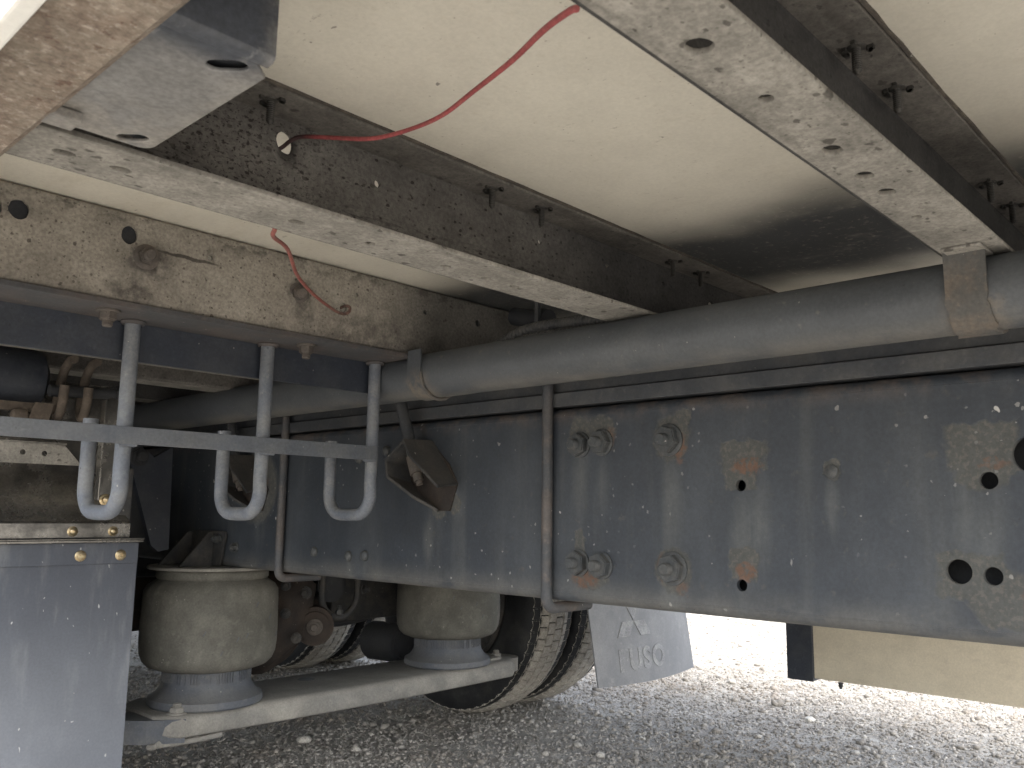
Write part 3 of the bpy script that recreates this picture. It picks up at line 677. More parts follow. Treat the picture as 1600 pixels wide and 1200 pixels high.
# folded pocket brackets welded on the rail, each holding a short rod
def pocket(first=[None]):
    rim = [(1.150, .000), (1.192, .024), (1.235, .060), (1.241, .093), (1.190, .129), (1.170, .099), (1.093, .044)]
    web = [(1.165, .000), (1.200, .018), (1.243, .052), (1.246, .086), (1.185, .130), (1.155, .100), (1.112, .050)]
    xs = [.985, 1.000, 1.015, 1.032, 1.0505]; bm = bmesh.new(); V = []
    for j, x in enumerate(xs):
        t = j / 4; row = []
        for k, (a, b) in enumerate(zip(rim, web)):
            xx = x
            if k == 0: xx = 1.0505 - (1.0505 - x) * .25
            if k == 1: xx = 1.0505 - (1.0505 - x) * .6
            row.append(bm.verts.new((xx, a[0] + (b[0] - a[0]) * t, a[1] + (b[1] - a[1]) * t)))
        V.append(row)
    for a, b in zip(V, V[1:]):
        for k in range(len(a) - 1): bm.faces.new((a[k], a[k + 1], b[k + 1], b[k]))
    bmesh.ops.recalc_face_normals(bm, faces=bm.faces); bmesh.ops.solidify(bm, geom=bm.faces[:], thickness=.0055)
    bmesh.ops.bevel(bm, geom=[e_ for e_ in bm.edges if e_.calc_face_angle(0) > .5], offset=.001, segments=2, affect='EDGES')
    o = link('pocket_bracket', mesh_of(bm, smooth=True), truck, mat=M['bracket'], label='folded pocket bracket welded to the rail')
    bm = bmesh.new(); plate(bm, [(1.165, .002), (1.13, .002), (1.112, .050), (1.135, .085), (1.165, .11), (1.187, .128), (1.244, .086), (1.24, .055), (1.2, .02)], [], .003, lambda u, v, w_: Vector((1.048 + w_, u, v)))
    link('back_plate', mesh_of(bm), o, mat=M['brown'])
    d = Vector((0, .40, 1)).normalized(); p0 = Vector((1.018, 1.195, .088))
    bm = bmesh.new(); tube(bm, [p0, p0 + d * .02, p0 + d * .13], .011, 14)
    rod = link('rod', mesh_of(bm, smooth=True), o, mat=M['sub'])
    bm = bmesh.new(); tube(bm, [p0 - d * .022, p0 + d * .012], .0135, 14); tube(bm, [p0 - d * .036, p0 - d * .0225], .009, 12); tube(bm, [p0 - d * .0435, p0 - d * .0365], .006, 10)
    link('bolt_end', mesh_of(bm, smooth=True), rod, mat=M['boltrust'])
    return o
pk = pocket()
pk2 = copy_thing(pk, (0, .62, -.005), truck); pk2['label'] = 'rusty pocket bracket seen through the middle hook'

# near side rail of the body and the folded plate fixed inside it
bm = bmesh.new(); n = 60
prof0 = [(.124, .300), (.124, .262), (.130, .252), (.174, .250), (.181, .256), (.181, .384), (.130, .384)]
V = []
for i in range(n + 1):
    y = -.32 + 7.72 * i / n; V.append([bm.verts.new((a, y, b)) for a, b in prof0])
for a, b in zip(V, V[1:]):
    for k in range(len(prof0)): bm.faces.new((a[k], a[(k + 1) % 7], b[(k + 1) % 7], b[k]))
bm.faces.new(V[0]); bm.faces.new(V[-1][::-1])
sill = link('side_sill', mesh_of(bm, smooth=True), truck, mat=M['sill'], label='grubby beige side sill along the near edge of the body')
bm = bmesh.new(); box(bm, .112, .1225, -.32, 7.4, .237, .74, .002); link('side_board', mesh_of(bm), truck, mat=M['body'], label='white side board above the near sill')
bm = bmesh.new(); box(bm, 2.73, 2.78, -.32, 7.4, .25, .384, .003); link('side_sill', mesh_of(bm), truck, mat=M['sill'], label='side sill along the far edge of the body')
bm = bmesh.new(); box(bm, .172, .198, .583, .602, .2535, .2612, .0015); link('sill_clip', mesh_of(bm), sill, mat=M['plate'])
bm = bmesh.new()
ol = [(.183, .440), (.2435, .440)] + [(.256, .452)] + arc((.246, .603), .010, 0, math.pi / 2, 6) + [(.183, .613)]
def slot(cx, cy, l, w_, n=7):
    a = arc((cx + l / 2, cy), w_, -math.pi / 2, math.pi / 2, n) + arc((cx - l / 2, cy), w_, math.pi / 2, 1.5 * math.pi, n); rot = R(-45)
    return [(cx + (x - cx) * math.cos(rot) - (y - cy) * math.sin(rot), cy + (x - cx) * math.sin(rot) + (y - cy) * math.cos(rot)) for x, y in a]
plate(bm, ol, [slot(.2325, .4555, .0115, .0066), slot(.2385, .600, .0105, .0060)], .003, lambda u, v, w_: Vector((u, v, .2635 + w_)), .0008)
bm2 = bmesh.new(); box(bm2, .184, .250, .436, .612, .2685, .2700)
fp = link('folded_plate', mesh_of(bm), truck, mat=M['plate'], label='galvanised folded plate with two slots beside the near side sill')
link('slot_blocker', mesh_of(bm2), fp, mat=M['black'])  # added black sheet so nothing bright shows through the slots
bm = bmesh.new()
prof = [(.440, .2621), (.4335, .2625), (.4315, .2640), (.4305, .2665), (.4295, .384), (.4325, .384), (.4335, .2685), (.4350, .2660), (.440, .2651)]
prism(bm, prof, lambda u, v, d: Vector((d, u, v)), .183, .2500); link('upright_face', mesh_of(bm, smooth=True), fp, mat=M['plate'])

# ------------------------------------------------------------------ wheels
def wheel(x, y):
    """x: inner face of the wheel, 0.22 wide"""
    o = bpy.data.objects.new('wheel', None); COL.objects.link(o); o.parent = truck; W = Matrix.Translation((x + .11, y, -.288))
    o.matrix_parent_inverse = WM['truck'].inverted(); o.matrix_basis = W; WM[o.name] = W
    return o
TW = .110
def build_wheel():
    root = wheel(2.15, 2.31)
    prof = [(.250, -.085), (.262, -.098), (.285, -.108), (.325, -.114), (.362, -.111), (.383, -.104), (.3935, -.098), (.398, -.080), (.4005, -.04), (.401, 0)]
    prof = prof + [(r, -h) for r, h in prof[-2::-1]]
    bm = bmesh.new()
    lathe(bm, [(.245, -.08)] + prof + [(.245, .08)], (0, 0, 0), 'x', 96)
    for f in [f for f in bm.faces if len(f.verts) > 4]: bm.faces.remove(f)
    ty = link('tyre', mesh_of(bm, smooth=True), root, (2.26, 2.31, -.288), M['tyre'])
    # tread: staggered blocks between zigzag grooves
    bm = bmesh.new(); NP = 64; ribs = [(-.098, -.070), (-.066, -.041), (-.037, -.004), (.000, .033), (.037, .063), (.067, .096)]
    ribs = [(-.0985, -.0700), (-.0640, -.0395), (-.0345, -.0018), (.0018, .0345), (.0395, .0640), (.0700, .0985)]
    for ri, (a0, a1) in enumerate(ribs):
        for k in range(NP):
            st_ = 2 * math.pi / NP; c = (k + .5 * (ri % 2) + .12 * ri) * st_; g_ = .0024 / .41; jt = .0018
            def P(t, a, top):
                r0 = .4115 - 1.35 * max(0, abs(a) - .045) ** 1.6 * 3.2 if top else .399 - .6 * max(0, abs(a) - .075) * .3
                return Vector((a, r0 * math.cos(t), r0 * math.sin(t)))
            tt = [c - st_ / 2 + g_, c, c + st_ / 2 - g_]
            zz = [(-jt, -jt), (jt, jt), (-jt, -jt)]
            lo_, hi_ = [], []
            for t, (d0, d1) in zip(tt, zz): lo_.append((t, a0 + d0)); hi_.append((t, a1 + d1))
            loop = lo_ + hi_[::-1]
            vt_ = [bm.verts.new(P(t + (.004 if i_ in (0, 5) and ri in (0, 5) else 0), a, True)) for i_, (t, a) in enumerate(loop)]; vb = [bm.verts.new(P(t, a, False)) for t, a in loop]
            bm.faces.new(vt_)
            for i in range(6): bm.faces.new((vt_[i], vt_[(i + 1) % 6], vb[(i + 1) % 6], vb[i]))
    link('tread_blocks', mesh_of(bm), ty, (2.26, 2.31, -.288), M['tread'], stuff=True)
    bm = bmesh.new(); lathe(bm, [(.250, -.088), (.240, -.098), (.232, -.09), (.222, -.05), (.218, .02), (.12, .045), (.06, .045), (.06, -.02), (.0006, -.025)], (0, 0, 0), 'x', 64)
    link('rim', mesh_of(bm, smooth=True), root, (2.26, 2.31, -.288), M['rim'])
    return root
w0 = build_wheel()
for (x, y) in ((2.40, 2.31), (2.15, 3.47), (2.40, 3.47), (.55, 2.31), (.30, 2.31), (.55, 3.47), (.30, 3.47)):
    copy_thing(w0, (x + .11, y, -.288), truck)

# ------------------------------------------------------------------ rear suspension
def air_spring(x, y, label):
    z0, z1 = -.151, -.372; bm = bmesh.new()
    pr = [(.060, z0 + .008), (.126, z0 + .008), (.131, z0 + .003), (.131, z0 - .010), (.127, z0 - .014), (.134, z0 - .020), (.146, z0 - .028), (.1535, z0 - .042), (.1565, z0 - .062), (.1575, z0 - .088), (.1582, z0 - .090), (.1575, z0 - .093),
          (.1585, z0 - .130), (.1580, z0 - .165), (.1555, z1 + .034), (.1490, z1 + .018), (.138, z1 + .007), (.122, z1 + .001), (.104, z1 + .003), (.102, z1 + .02)]
    lathe(bm, pr[::-1], (x, y, 0), seg=120)
    for v in bm.verts:      # moulded ribs over the shoulder
        d = Vector((v.co.x - x, v.co.y - y)); rr = d.length; a = math.atan2(d.y, d.x)
        if z0 - .065 < v.co.z < z0 - .018 and rr > .12:
            k = 1 + .020 * (1 if int(a / (2 * math.pi) * 60 + 300) % 2 else 0) * (1 - abs(v.co.z - z0 + .040) / .03)
            v.co.x = x + d.x * k; v.co.y = y + d.y * k
    me = mesh_of(bm, smooth=True, angle=50)
    o = link('air_spring', me, truck, mat=M['rubber'], label=label)
    for q in range(7):
        a = rng.uniform(3.6, 5.6); h = rng.uniform(z1 + .04, z0 - .07); p = [(x + .1588 * math.cos(a + .012 * j), y + .1588 * math.sin(a + .012 * j), h + .0035 * j) for j in range(4)]
        bm = bmesh.new(); tube(bm, p, .0012, 5, radii=lambda t, i: .0011); link('scuff', mesh_of(bm), o, mat=M['piston'])
    bm = bmesh.new(); lathe(bm, [(.100, z1 + .012), (.100, z1 + .000), (.099, z1 - .02), (.104, z1 - .040), (.116, z1 - .056), (.130, z1 - .064), (.132, z1 - .078), (.128, -.4545)][::-1], (x, y, 0), seg=72)
    ps = link('piston', mesh_of(bm, smooth=True), o, mat=M['piston'])
    bm = bmesh.new()
    for k in range(96):
        if rng.random() < .25: continue
        a = 2 * math.pi * k / 96; t = bmesh.new(); bmesh.ops.create_cube(t, size=1)
        for v in t.verts: v.co = Vector((.101 + v.co.x * .003, v.co.y * .0022, z1 - .014 + v.co.z * .028))
        t.transform(Matrix.Translation((x, y, 0)) @ Matrix.Rotation(a, 4, 'Z')); merge(bm, t)
    link('rib', mesh_of(bm), ps, mat=M['piston'], stuff=True)
    bm = bmesh.new(); lathe(bm, [(.0006, z0 + .016), (.150, z0 + .016), (.153, z0 + .013), (.150, z0 + .009), (.0006, z0 + .009)][::-1], (x, y, 0), seg=72); link('top_plate', mesh_of(bm, smooth=True), o, mat=M['beam'])
    return o
air_spring(1.072, 2.0, 'near air spring, dusty olive rubber')
air_spring(1.857, 2.0, 'far air spring, seen half under the rail')
# bracket of the near air spring on the rail web
bm = bmesh.new()
plate(bm, [(1.945, -.134), (2.115, -.134), (2.065, -.060), (2.055, -.052), (1.905, -.052), (1.900, -.060), (1.918, -.132)], [], .006, lambda u, v, w_: Vector((1.0455 + w_, u, v)))
br = link('air_spring_bracket', mesh_of(bm), truck, mat=M['bracket'])
for (ya, yb) in ((1.955, 1.962), (2.06, 2.067)):
    bm = bmesh.new(); prism(bm, [(1.042, -.134), (.962, -.134), (1.030, -.056), (1.042, -.056)], lambda u, v, d: Vector((u, d, v)), ya, yb); link('gusset', mesh_of(bm), br, mat=M['bracket'])
for i, (y, z) in enumerate(((1.925, -.070), (2.105, -.085), (1.99, -.088))):
    nuts(br, 'bolt', (1.042, y, z), (-1, 0, 0), .012, .0105, .006, .006, M['bolt'], 40 + i)
nuts(rail, 'bolt', (1.0498, 1.86, -.088), (-1, 0, 0), .0125, .010, .006, .003, M['bolt'], 44)

# beam that carries the air springs: folded channel, bowed flanges, rounded ends
bm = bmesh.new(); n = 24; rows = []
xa, xb = .915, 2.080
def beam_section(x):
    tt = (x - xa) / (xb - xa); e_ = min(1, (x - xa) / .03, (xb - x) / .05); e_ = max(0.0, e_); rnd = 1 - (1 - e_) ** 2
    yf = 1.885 + .040 * (1 - rnd); yb = 2.150 - .045 * (1 - rnd); zt = -.455; zb = -.500 - .005 * math.sin(math.pi * tt)
    pts = [(yf + .012, zb - .003), (yf + .003, zb + .001), (yf, zb + .006), (yf + .001, zt - .022), (yf + .004, zt - .012), (yf + .010, zt - .005), (yf + .020, zt - .001), (yf + .030, zt), (yb - .014, zt), (yb - .004, zt - .004), (yb, zt - .014), (yb, zb + .002)]
    inn = [(yb - .007, zb + .002), (yb - .007, zt - .014), (yb - .016, zt - .008), (yf + .030, zt - .008), (yf + .018, zt - .012), (yf + .010, zt - .022), (yf + .008, zb + .006), (yf + .012, zb + .003)]
    return [Vector((x, a, b)) for a, b in pts + inn]
for i in range(n + 1):
    q = i / n; x = xa + (xb - xa) * (q + .0 * q); rows.append([bm.verts.new(p) for p in beam_section(x)])
for x_extra in (): pass
for a, b in zip(rows, rows[1:]):
    for k in range(len(a)): bm.faces.new((a[k], a[(k + 1) % len(a)], b[(k + 1) % len(a)], b[k]))
bm.faces.new(rows[0][::-1]); bm.faces.new(rows[-1])
beam = link('suspension_beam', mesh_of(bm, smooth=True), truck, mat=M['beam'], label='dusty steel beam under both air springs')
bm = bmesh.new(); prism(bm, arc((2.078, 1.98), .052, -math.pi / 2, math.pi / 2, 10)[0:] + [(2.05, 2.032), (2.05, 1.928)], lambda u, v, d: Vector((u, v, d)), -.498, -.457); link('rounded_end', mesh_of(bm, smooth=True), beam, mat=M['beam'])
bm = bmesh.new(); prism(bm, [(.90, 1.93), (.97, 1.89), (1.0, 1.96), (.90, 2.05), (.72, 2.24), (.66, 2.20)], lambda u, v, d: Vector((u, v, d)), -.512, -.462); link('trailing_arm', mesh_of(bm), beam, mat=M['piston'])
bm = bmesh.new(); tube(bm, [(.905, 1.875, -.500), (.902, 1.89, -.509), (.91, 1.92, -.515), (1.0, 1.90, -.513), (1.06, 1.895, -.510)], .006, 10, smoothpts=4); link('torn_flange', mesh_of(bm, smooth=True), beam, mat=M['beam'])
bm = bmesh.new(); lathe(bm, [(.0006, .0012), (.020, .0012), (.024, 0)][::-1], (0, 0, 0), seg=24); link('plug', mesh_of(bm, smooth=True), beam, (1.40, 2.07, -.4552), M['piston'])
nuts(beam, 'bolt', (.965, 1.925, -.4548), (0, 0, 1), .022, .0165, .010, .008, M['beam'], 50)
nuts(beam, 'bolt', (2.035, 1.965, -.4548), (0, 0, 1), .020, .0155, .010, .010, M['beam'], 51)
nuts(beam, 'bolt', (2.035, 1.965, -.500), (0, 0, -1), .018, .0145, .009, .004, M['beam'], 52)
bm = bmesh.new(); box(bm, 1.975, 2.02, 1.93, 1.99, -.4548, -.447, .002); link('shim', mesh_of(bm), beam, mat=M['beam'])

# axle, torque rod bracket, ring clamp, brake gear under the frame
bm = bmesh.new(); lathe(bm, [(.05, -1.30), (.065, -1.28), (.070, -.75), (.068, -.3), (.068, .3), (.070, .75), (.065, 1.28), (.05, 1.3)], (1.46, 2.31, -.250), 'x', 40)
axle = link('axle', mesh_of(bm, smooth=True), truck, mat=M['brown'])
bm = bmesh.new(); lathe(bm, [(.05, -1.30), (.065, -1.28), (.070, -.75), (.068, -.3), (.068, .3), (.070, .75), (.065, 1.28), (.05, 1.3)], (1.46, 3.47, -.250), 'x', 40)
link('axle', mesh_of(bm, smooth=True), truck, mat=M['black'])
bm = bmesh.new()   # cast arm, lumpy and rusty, between the near spring and the axle
t = bmesh.new(); bmesh.ops.create_icosphere(t, subdivisions=4, radius=1)
for v in t.verts:
    k = 1 + .10 * mnoise.noise(v.co * 2.2) + .05 * mnoise.noise(v.co * 5)
    v.co = Vector((v.co.x * .110 * k, v.co.y * .12 * k, v.co.z * .16 * k))
t.transform(Matrix.Translation((1.335, 2.17, -.29)) @ Matrix.Rotation(R(28), 4, 'Y')); merge(bm, t)
arm = link('cast_arm', mesh_of(bm, smooth=True, angle=80), truck, mat=M['brown'], label='rust brown casting behind the near air spring')
d = Vector((-.6, -.75, 0)).normalized()
bm = bmesh.new(); tube(bm, [(1.44, 2.10, -.315), (1.41, 2.055, -.315)], .052, 28); tube(bm, [(1.41, 2.055, -.315), (1.404, 2.046, -.315)], .040, 24); link('bush', mesh_of(bm, smooth=True), arm, mat=M['brown'])
nuts(arm, 'bolt', (1.402, 2.043, -.315), d, .022, .017, .010, .008, M['boltrust'], 60)
nuts(arm, 'bolt', (1.385, 2.07, -.225), d, .018, .015, .009, .010, M['bracket'], 61)
for i, p in enumerate(((1.30, 2.03, -.27), (1.31, 2.05, -.20), (1.33, 2.02, -.335))): nuts(arm, 'bolt', p, d, .014, .012, .007, .006, M['bracket'], 62 + i)
bm = bmesh.new()
pts = [(1.522 + .062 * math.cos(a), 2.10 - .00 * math.sin(a), -.238 + .066 * math.sin(a)) for a in [math.pi + math.pi * k / 16 for k in range(17)]]
pts = [(pts[0][0], 2.10, -.17)] + pts + [(pts[-1][0], 2.10, -.17)]
tube(bm, pts, .0095, 12); rc = link('ring_clamp', mesh_of(bm, smooth=True), truck, mat=M['bracket'])
nuts(rc, 'bolt', (1.522, 2.10, -.296), (0, 0, 1), .014, .012, .007, .012, M['bolt'], 70)
nuts(rc, 'bolt', (1.598, 2.09, -.228), (.3, -1, 0), .014, .012, .007, .010, M['bracket'], 71)
bm = bmesh.new(); tube(bm, [(1.522, 2.14, -.215), (1.522, 2.5, -.20)], .050, 24); link('drive_shaft', mesh_of(bm, smooth=True), truck, mat=M['black'])
bm = bmesh.new(); box(bm, 1.58, 2.10, 2.22, 2.27, -.335, -.16, .012); link('torque_plate', mesh_of(bm), truck, mat=M['bracket'])
bm = bmesh.new(); tube(bm, [(1.86, 2.36, -.425), (1.86, 2.20, -.42)], .062, 28); tube(bm, [(1.86, 2.20, -.42), (1.86, 2.185, -.42)], .050, 28); bc = link('brake_chamber', mesh_of(bm, smooth=True), truck, mat=M['black'])
bm = bmesh.new(); tube(bm, [(1.86, 2.28, -.37), (1.86, 2.28, -.22)], .016, 10); link('stem', mesh_of(bm, smooth=True), bc, mat=M['black'])
bm = bmesh.new(); tube(bm, [(1.50, 2.3, -.33), (1.62, 2.27, -.345), (1.74, 2.26, -.335), (1.9, 2.3, -.32)], .010, 8, smoothpts=5); link('brake_hose', mesh_of(bm, smooth=True), truck, mat=M['black'])
bm = bmesh.new(); box(bm, 1.12, 1.80, 2.55, 2.62, -.20, .15, .01); link('chassis_cross_member', mesh_of(bm), truck, mat=M['black'])
bm = bmesh.new(); box(bm, 1.10, 1.82, 2.9, 2.95, -.22, .15, .01); link('chassis_cross_member', mesh_of(bm), truck, mat=M['black'])
# dark tapering stay beyond the hooks
bm = bmesh.new(); prism(bm, [(.835, .150), (.852, .158), (.905, .118), (.948, .145), (.955, -.095), (.930, -.100), (.912, -.085)], lambda u, v, d: Vector((u, d, v)), 2.00, 2.02)
stay = link('tapered_stay', mesh_of(bm), truck, mat=M['angle'])
nuts(stay, 'bolt', (.868, 1.998, .118), (0, -1, 0), .022, .018, .011, .012, M['black'], 80)
bm = bmesh.new(); box(bm, .72, 1.02, 2.55, 2.57, -.30, .26, .004); link('inner_fender', mesh_of(bm), truck, mat=M['black'])
bm = bmesh.new(); prism(bm, arc((2.31, -.26), .50, .25, math.pi - .25, 20) + arc((2.31, -.26), .49, math.pi - .25, .25, 20), lambda u, v, d: Vector((d, u, v)), .24, .78); link('fender', mesh_of(bm, smooth=True), truck, mat=M['black'])

# ------------------------------------------------------------------ near mud flap and the stainless panel over it
bm = bmesh.new(); box(bm, .20, .722, 1.635, 1.641, -.56, -.0640, .0015)
nf = link('mud_flap', mesh_of(bm), truck, mat=M['flap'], label='near mud flap, blue grey and splashed with dirt')
bm = bmesh.new(); box(bm, .20, .7205, 1.6310, 1.6345, -.1015, -.0635, .0008); link('clamp_strip', mesh_of(bm), nf, mat=M['flap'])
bm = bmesh.new(); box(bm, .20, .7215, 1.6130, 1.6440, -.0625, -.0580, .001); box(bm, .20, .7235, 1.6130, 1.6300, -.0575, -.0555, .0006); sh_ = link('stainless_ledge', mesh_of(bm), nf, mat=M['stainless'])
def gold(parent, x, z, y, dom):
    bm = bmesh.new()
    lathe(bm, [(.0098, 0), (.0098, .0012), (.0082, .0022)] + ([(.0066, .0024), (.006, .0075), (.0036, .0098), (.0006, .0105)] if dom else [(.0060, .0026), (.0056, .0042), (.0036, .0046), (.0030, .0030), (.0006, .0029)]), (0, 0, 0), seg=20)
    me = mesh_of(bm, smooth=True); me.transform(Matrix.Rotation(R(90), 4, 'X')); return link('screw', me, parent, (x, y, z), M['gold'])
for x in (.300, .460, .617, .688): gold(nf, x, -.0860, 1.6308, False)
bm = bmesh.new()
V = []
for (y, z) in ((1.640, -.054), (1.640, -.030), (1.652, -.022), (1.680, .02), (1.690, .08), (1.690, .20), (1.690, .23)):
    V.append([bm.verts.new((x, y, z)) for x in (.20, .35, .50, .62, .685 + .02 * (z < 0))])
for a, b in zip(V, V[1:]):
    for k in range(4): bm.faces.new((a[k], a[k + 1], b[k + 1], b[k]))
bmesh.ops.recalc_face_normals(bm, faces=bm.faces); bmesh.ops.solidify(bm, geom=bm.faces[:], thickness=.002)
sp_ = link('splash_panel', mesh_of(bm, smooth=True, angle=40), truck, mat=M['stainless'], label='dull stainless splash panel above the near mud flap')
for x in (.460, .603, .674): gold(sp_, x, -.0430, 1.6395, True)
bm = bmesh.new(); box(bm, .684, .712, 1.655, 1.662, -.052, .075, .004); link('edge_strip', mesh_of(bm), sp_, mat=M['bracket'])
bm = bmesh.new(); plate(bm, [(.20, .070), (.576, .070), (.545, .104), (.20, .104)], [circle(.482, .0885, .0045), circle(.515, .0880, .0045)], .004, lambda u, v, w_: Vector((u, 1.55 + w_, v)))
pb = link('perforated_bar', mesh_of(bm), truck, mat=M['flange'], label='pale flat bar with two holes behind the hook bar')
bm = bmesh.new(); box(bm, .20, .55, 1.552, 1.62, .1035, .107, .0008); link('bar_flange', mesh_of(bm), pb, mat=M['flange'])
bm = bmesh.new(); V = [(.583, .020), (.611, .020), (.609, .182), (.598, .187), (.5825, .178)]; prism(bm, V, lambda u, v, d: Vector((u, d, v)), 1.500, 1.5035)
box(bm, .5820, .5845, 1.485, 1.5035, .012, .180, .0005)
ss = link('bright_strip', mesh_of(bm), truck, mat=M['stainless'], label='bright stainless strip inside the nearest hook'); gold(ss, .599, .013, 1.4985, True)
# loops of hose hanging on a pipe, dark tank with bracket
bm = bmesh.new(); tube(bm, [(.530, 1.60, .200), (.640, 1.60, .206)], .0105, 14); tube(bm, [(.640, 1.60, .206), (.652, 1.60, .2065)], .015, 6); tube(bm, [(.652, 1.60, .2065), (.660, 1.60, .207)], .009, 10)
hp = link('hose_hanger', mesh_of(bm, smooth=True), truck, mat=M['black'])
for x in (.552, .592):
    bm = bmesh.new(); c = Vector((x, 1.60, .205)); pts = []
    for k in range(17):
        a = R(100) - R(280) * k / 16; pts.append((x + .012 * math.sin(a * .5) + .004, 1.60 + .030 * math.cos(a) * 1.0, .208 + .052 * math.sin(a)))
    tube(bm, pts, .0078, 12); link('hose_loop', mesh_of(bm, smooth=True), hp, mat=M['hose'])
bm = bmesh.new(); lathe(bm, [(.03, -.30), (.05, -.285), (.056, -.27), (.056, .15), (.052, .168), (.03, .180)], (.36, 1.66, .222), 'x', 36); tk = link('air_tank', mesh_of(bm, smooth=True), truck, mat=M['angle'])
bm = bmesh.new(); box(bm, .20, .545, 1.60, 1.604, .160, .176, .001); prism(bm, [(.505, .176), (.535, .176), (.528, .142), (.500, .118), (.490, .125)], lambda u, v, d: Vector((u, d, v)), 1.585, 1.589); link('tank_bracket', mesh_of(bm), tk, mat=M['hose'])
bm = bmesh.new(); lathe(bm, [(.004, -.014), (.010, -.010), (.012, 0), (.010, .010), (.004, .014)], (.484, 1.59, .152), 'x', 14); link('fitting', mesh_of(bm, smooth=True), tk, mat=M['hose'])

# ------------------------------------------------------------------ far mud flap with its emblem and lettering
FY = 1.635
def flapf(u, v, w_=0):      # slight curl of the rubber, leaning
    return Vector((u, FY + .050 + .022 * ((u - 2.42) / .26) ** 2 - .14 * (-.10 - v) + w_, v))
bm = bmesh.new(); NX, NZ = 16, 14
for dz in (0, .006):
    pass
g_ = [[bm.verts.new(flapf(2.135 + .015 * j / NZ + (.535) * i / NX, -.10 - .418 * j / NZ - .006 * math.sin(3 * i / NX), 0)) for i in range(NX + 1)] for j in range(NZ + 1)]
for a, b in zip(g_, g_[1:]):
    for k in range(NX): bm.faces.new((a[k], a[k + 1], b[k + 1], b[k]))
bmesh.ops.recalc_face_normals(bm, faces=bm.faces); bmesh.ops.solidify(bm, geom=bm.faces[:], thickness=.006)
ff = link('mud_flap', mesh_of(bm, smooth=True), truck, mat=M['flap2'], label='far mud flap with a worn three diamond emblem and lettering')
OX = .0070
def emb(poly):
    bm = bmesh.new(); plate(bm, poly, [], .003, lambda u, v, w_: flapf(u, v, w_) - Vector((0, OX, 0))); return mesh_of(bm)
cx_, cz_, sd_ = 2.335, -.335, .056
for k in range(3):
    a = math.pi / 2 + k * 2 * math.pi / 3; ux, uz = math.cos(a), math.sin(a)
    p = [(0, 0), (math.cos(a - R(30)) * sd_, math.sin(a - R(30)) * sd_), (ux * sd_ * 1.732, uz * sd_ * 1.732), (math.cos(a + R(30)) * sd_, math.sin(a + R(30)) * sd_)]
    link('emblem_diamond', emb([(cx_ + x * 1.0, cz_ + z * .95) for x, z in p]), ff, mat=M['logo'])
fx = 2.245
for ch in 'FUSO':
    fc = bpy.data.curves.new('letter', 'FONT'); fc.body = ch; fc.size = .088; fc.extrude = .0008; fc.offset = .0035; fc.align_x = 'LEFT'
    fo = bpy.data.objects.new('letter', fc); COL.objects.link(fo); dg = bpy.context.evaluated_depsgraph_get(); dg.update()
    me = bpy.data.meshes.new_from_object(fo.evaluated_get(dg)); bpy.data.objects.remove(fo)
    wd = max(v.co.x for v in me.vertices)
    for v in me.vertices: v.co = flapf(fx + v.co.x * 1.02, -.480 + v.co.y, 0) - Vector((0, OX + v.co.z, 0))
    me.materials.clear(); link('letter', me, ff, mat=M['logo']); fx += wd * 1.02 + .007

# far side guard and its post
bm = bmesh.new()
V = []
for i in range(41):
    y = 1.185 - 1.5 * i / 40; dent = .008 * math.exp(-((y - 1.10) / .04) ** 2)
    V.append([bm.verts.new((2.62 + o_, y, z)) for z, o_ in ((-.484, dent * 1.2), (-.482, dent), (-.46, dent * .6), (-.40, 0), (-.3, 0), (-.24, 0))])
for a, b in zip(V, V[1:]):
    for k in range(5): bm.faces.new((a[k], a[k + 1], b[k + 1], b[k]))
bmesh.ops.recalc_face_normals(bm, faces=bm.faces); bmesh.ops.solidify(bm, geom=bm.faces[:], thickness=.004)
sg_ = link('side_guard', mesh_of(bm, smooth=True), truck, mat=M['guard'], label='cream metal side guard on the far side')
bm = bmesh.new(); box(bm, 2.604, 2.611, 1.18, 1.262, -.494, .26, .001); box(bm, 2.6115, 2.66, 1.18, 1.186, -.492, .26, .001); link('guard_post', mesh_of(bm), sg_, mat=M['angle'])
nuts(sg_, 'bolt', (2.615, 1.10, -.486), (0, 0, -1), .008, .0065, .004, .004, M['black'], 90)
for y in (-.2,): 
    bm = bmesh.new(); box(bm, 2.627, 2.66, y, y + .08, -.48, .26, .001); link('guard_post', mesh_of(bm), sg_, mat=M['angle'])

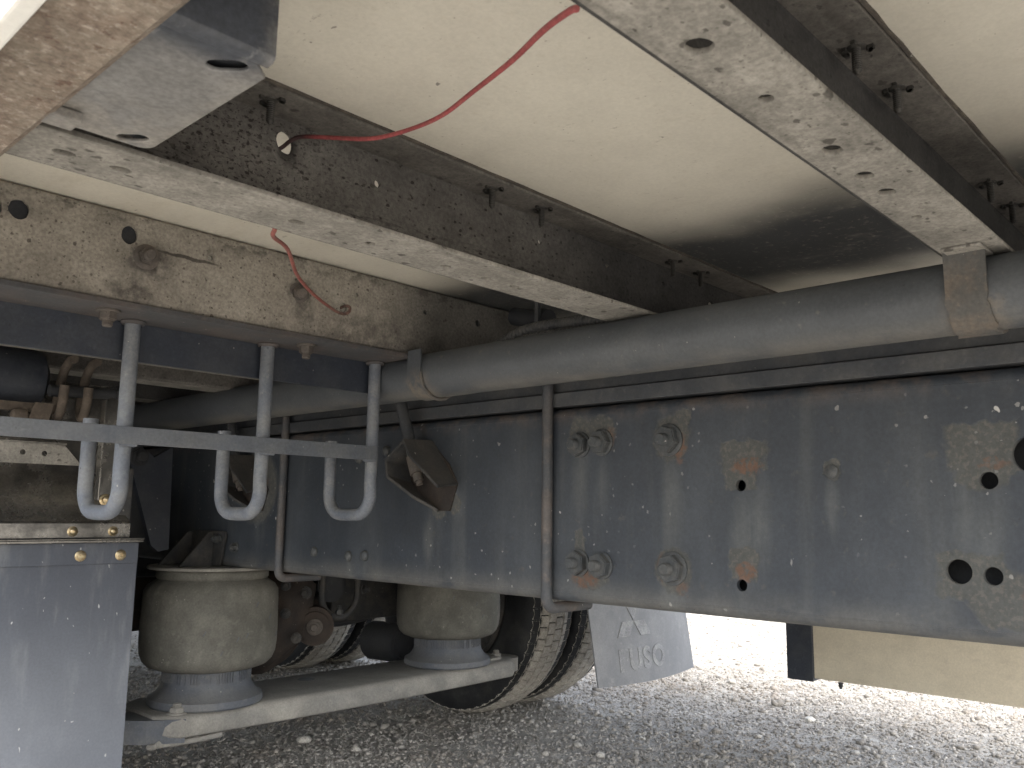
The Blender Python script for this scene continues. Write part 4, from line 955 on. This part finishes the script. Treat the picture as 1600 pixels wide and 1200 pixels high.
# ------------------------------------------------------------------ loose things: wires and conduit
def thing(name, me, mat, label, cat, group=None):
    o = link(name, me, mat=mat); o['label'] = label; o['category'] = cat
    if group: o['group'] = group
    return o
bm = bmesh.new()
tube(bm, [(.425, .74, .350), (.431, .722, .3545), (.4335, .710, .359), (.440, .70, .3625), (.455, .67, .3575), (.471, .63, .350), (.482, .59, .350), (.479, .54, .347), (.461, .48, .343), (.421, .40, .323), (.376, .33, .299), (.346, .285, .279), (.338, .273, .272)], .0021, 10, smoothpts=6)
thing('red_wire', mesh_of(bm, smooth=True), M['wire'], 'long red wire from the hole in the blackened cross member across the cream panel', 'wire', 'red wires under the floor')
bm = bmesh.new()
tube(bm, [(.425, .738, .345), (.428, .737, .29), (.442, .745, .280), (.462, .78, .2835), (.523, .85, .298), (.613, .97, .309), (.692, 1.05, .312), (.752, 1.086, .306), (.780, 1.098, .3055), (.792, 1.100, .311), (.795, 1.102, .319), (.792, 1.108, .322), (.790, 1.125, .320), (.789, 1.14, .315)], .0024, 10, smoothpts=6)
thing('red_wire', mesh_of(bm, smooth=True), M['wire2'], 'short grimy red wire hooked into the pale cross member', 'wire', 'red wires under the floor')
def conduit(pts, r, label):
    bm = bmesh.new(); P = [Vector(p) for p in pts]; fine = []
    L = 14 * 8
    tmp = []
    for i in range(len(P) - 1):
        p0 = P[max(i - 1, 0)]; p1 = P[i]; p2 = P[i + 1]; p3 = P[min(i + 2, len(P) - 1)]
        for k in range(40):
            t = k / 40; tmp.append(.5 * ((2 * p1) + (-p0 + p2) * t + (2 * p0 - 5 * p1 + 4 * p2 - p3) * t * t + (-p0 + 3 * p1 - 3 * p2 + p3) * t ** 3))
    acc = [tmp[0]]; 
    for q in tmp[1:]:
        while (q - acc[-1]).length >= .0019: acc.append(acc[-1] + (q - acc[-1]).normalized() * .0019)
    tube(bm, acc, r, 14, radii=lambda t, i: r if i % 4 < 2 else r * .80)
    thing('corrugated_conduit', mesh_of(bm, smooth=True, angle=60), M['conduit'], label, 'conduit', 'corrugated conduits above the tube')
conduit([(1.010, .728, .284), (1.010, .775, .2885), (1.010, .84, .2925), (1.010, .90, .2935), (1.010, .94, .2885), (1.012, .975, .278), (1.02, 1.02, .270)], .0098, 'upper corrugated black conduit arching over the grey tube')
conduit([(1.002, .728, .2745), (1.002, .78, .2745), (1.000, .86, .2765), (1.000, .91, .2755), (1.003, .95, .271), (1.01, 1.0, .262)], .0072, 'lower corrugated black conduit resting against the grey tube')
bm = bmesh.new(); box(bm, 1.04, 1.047, .92, .928, .268, .384, .001); link('conduit_post', mesh_of(bm), truck, mat=M['sub'])
bm = bmesh.new(); tube(bm, [(1.09, 1.02, .345), (1.09, .96, .33)], .016, 16); tube(bm, [(1.09, .96, .33), (1.09, .94, .325)], .02, 16); link('connector', mesh_of(bm, smooth=True), truck, mat=M['black'])
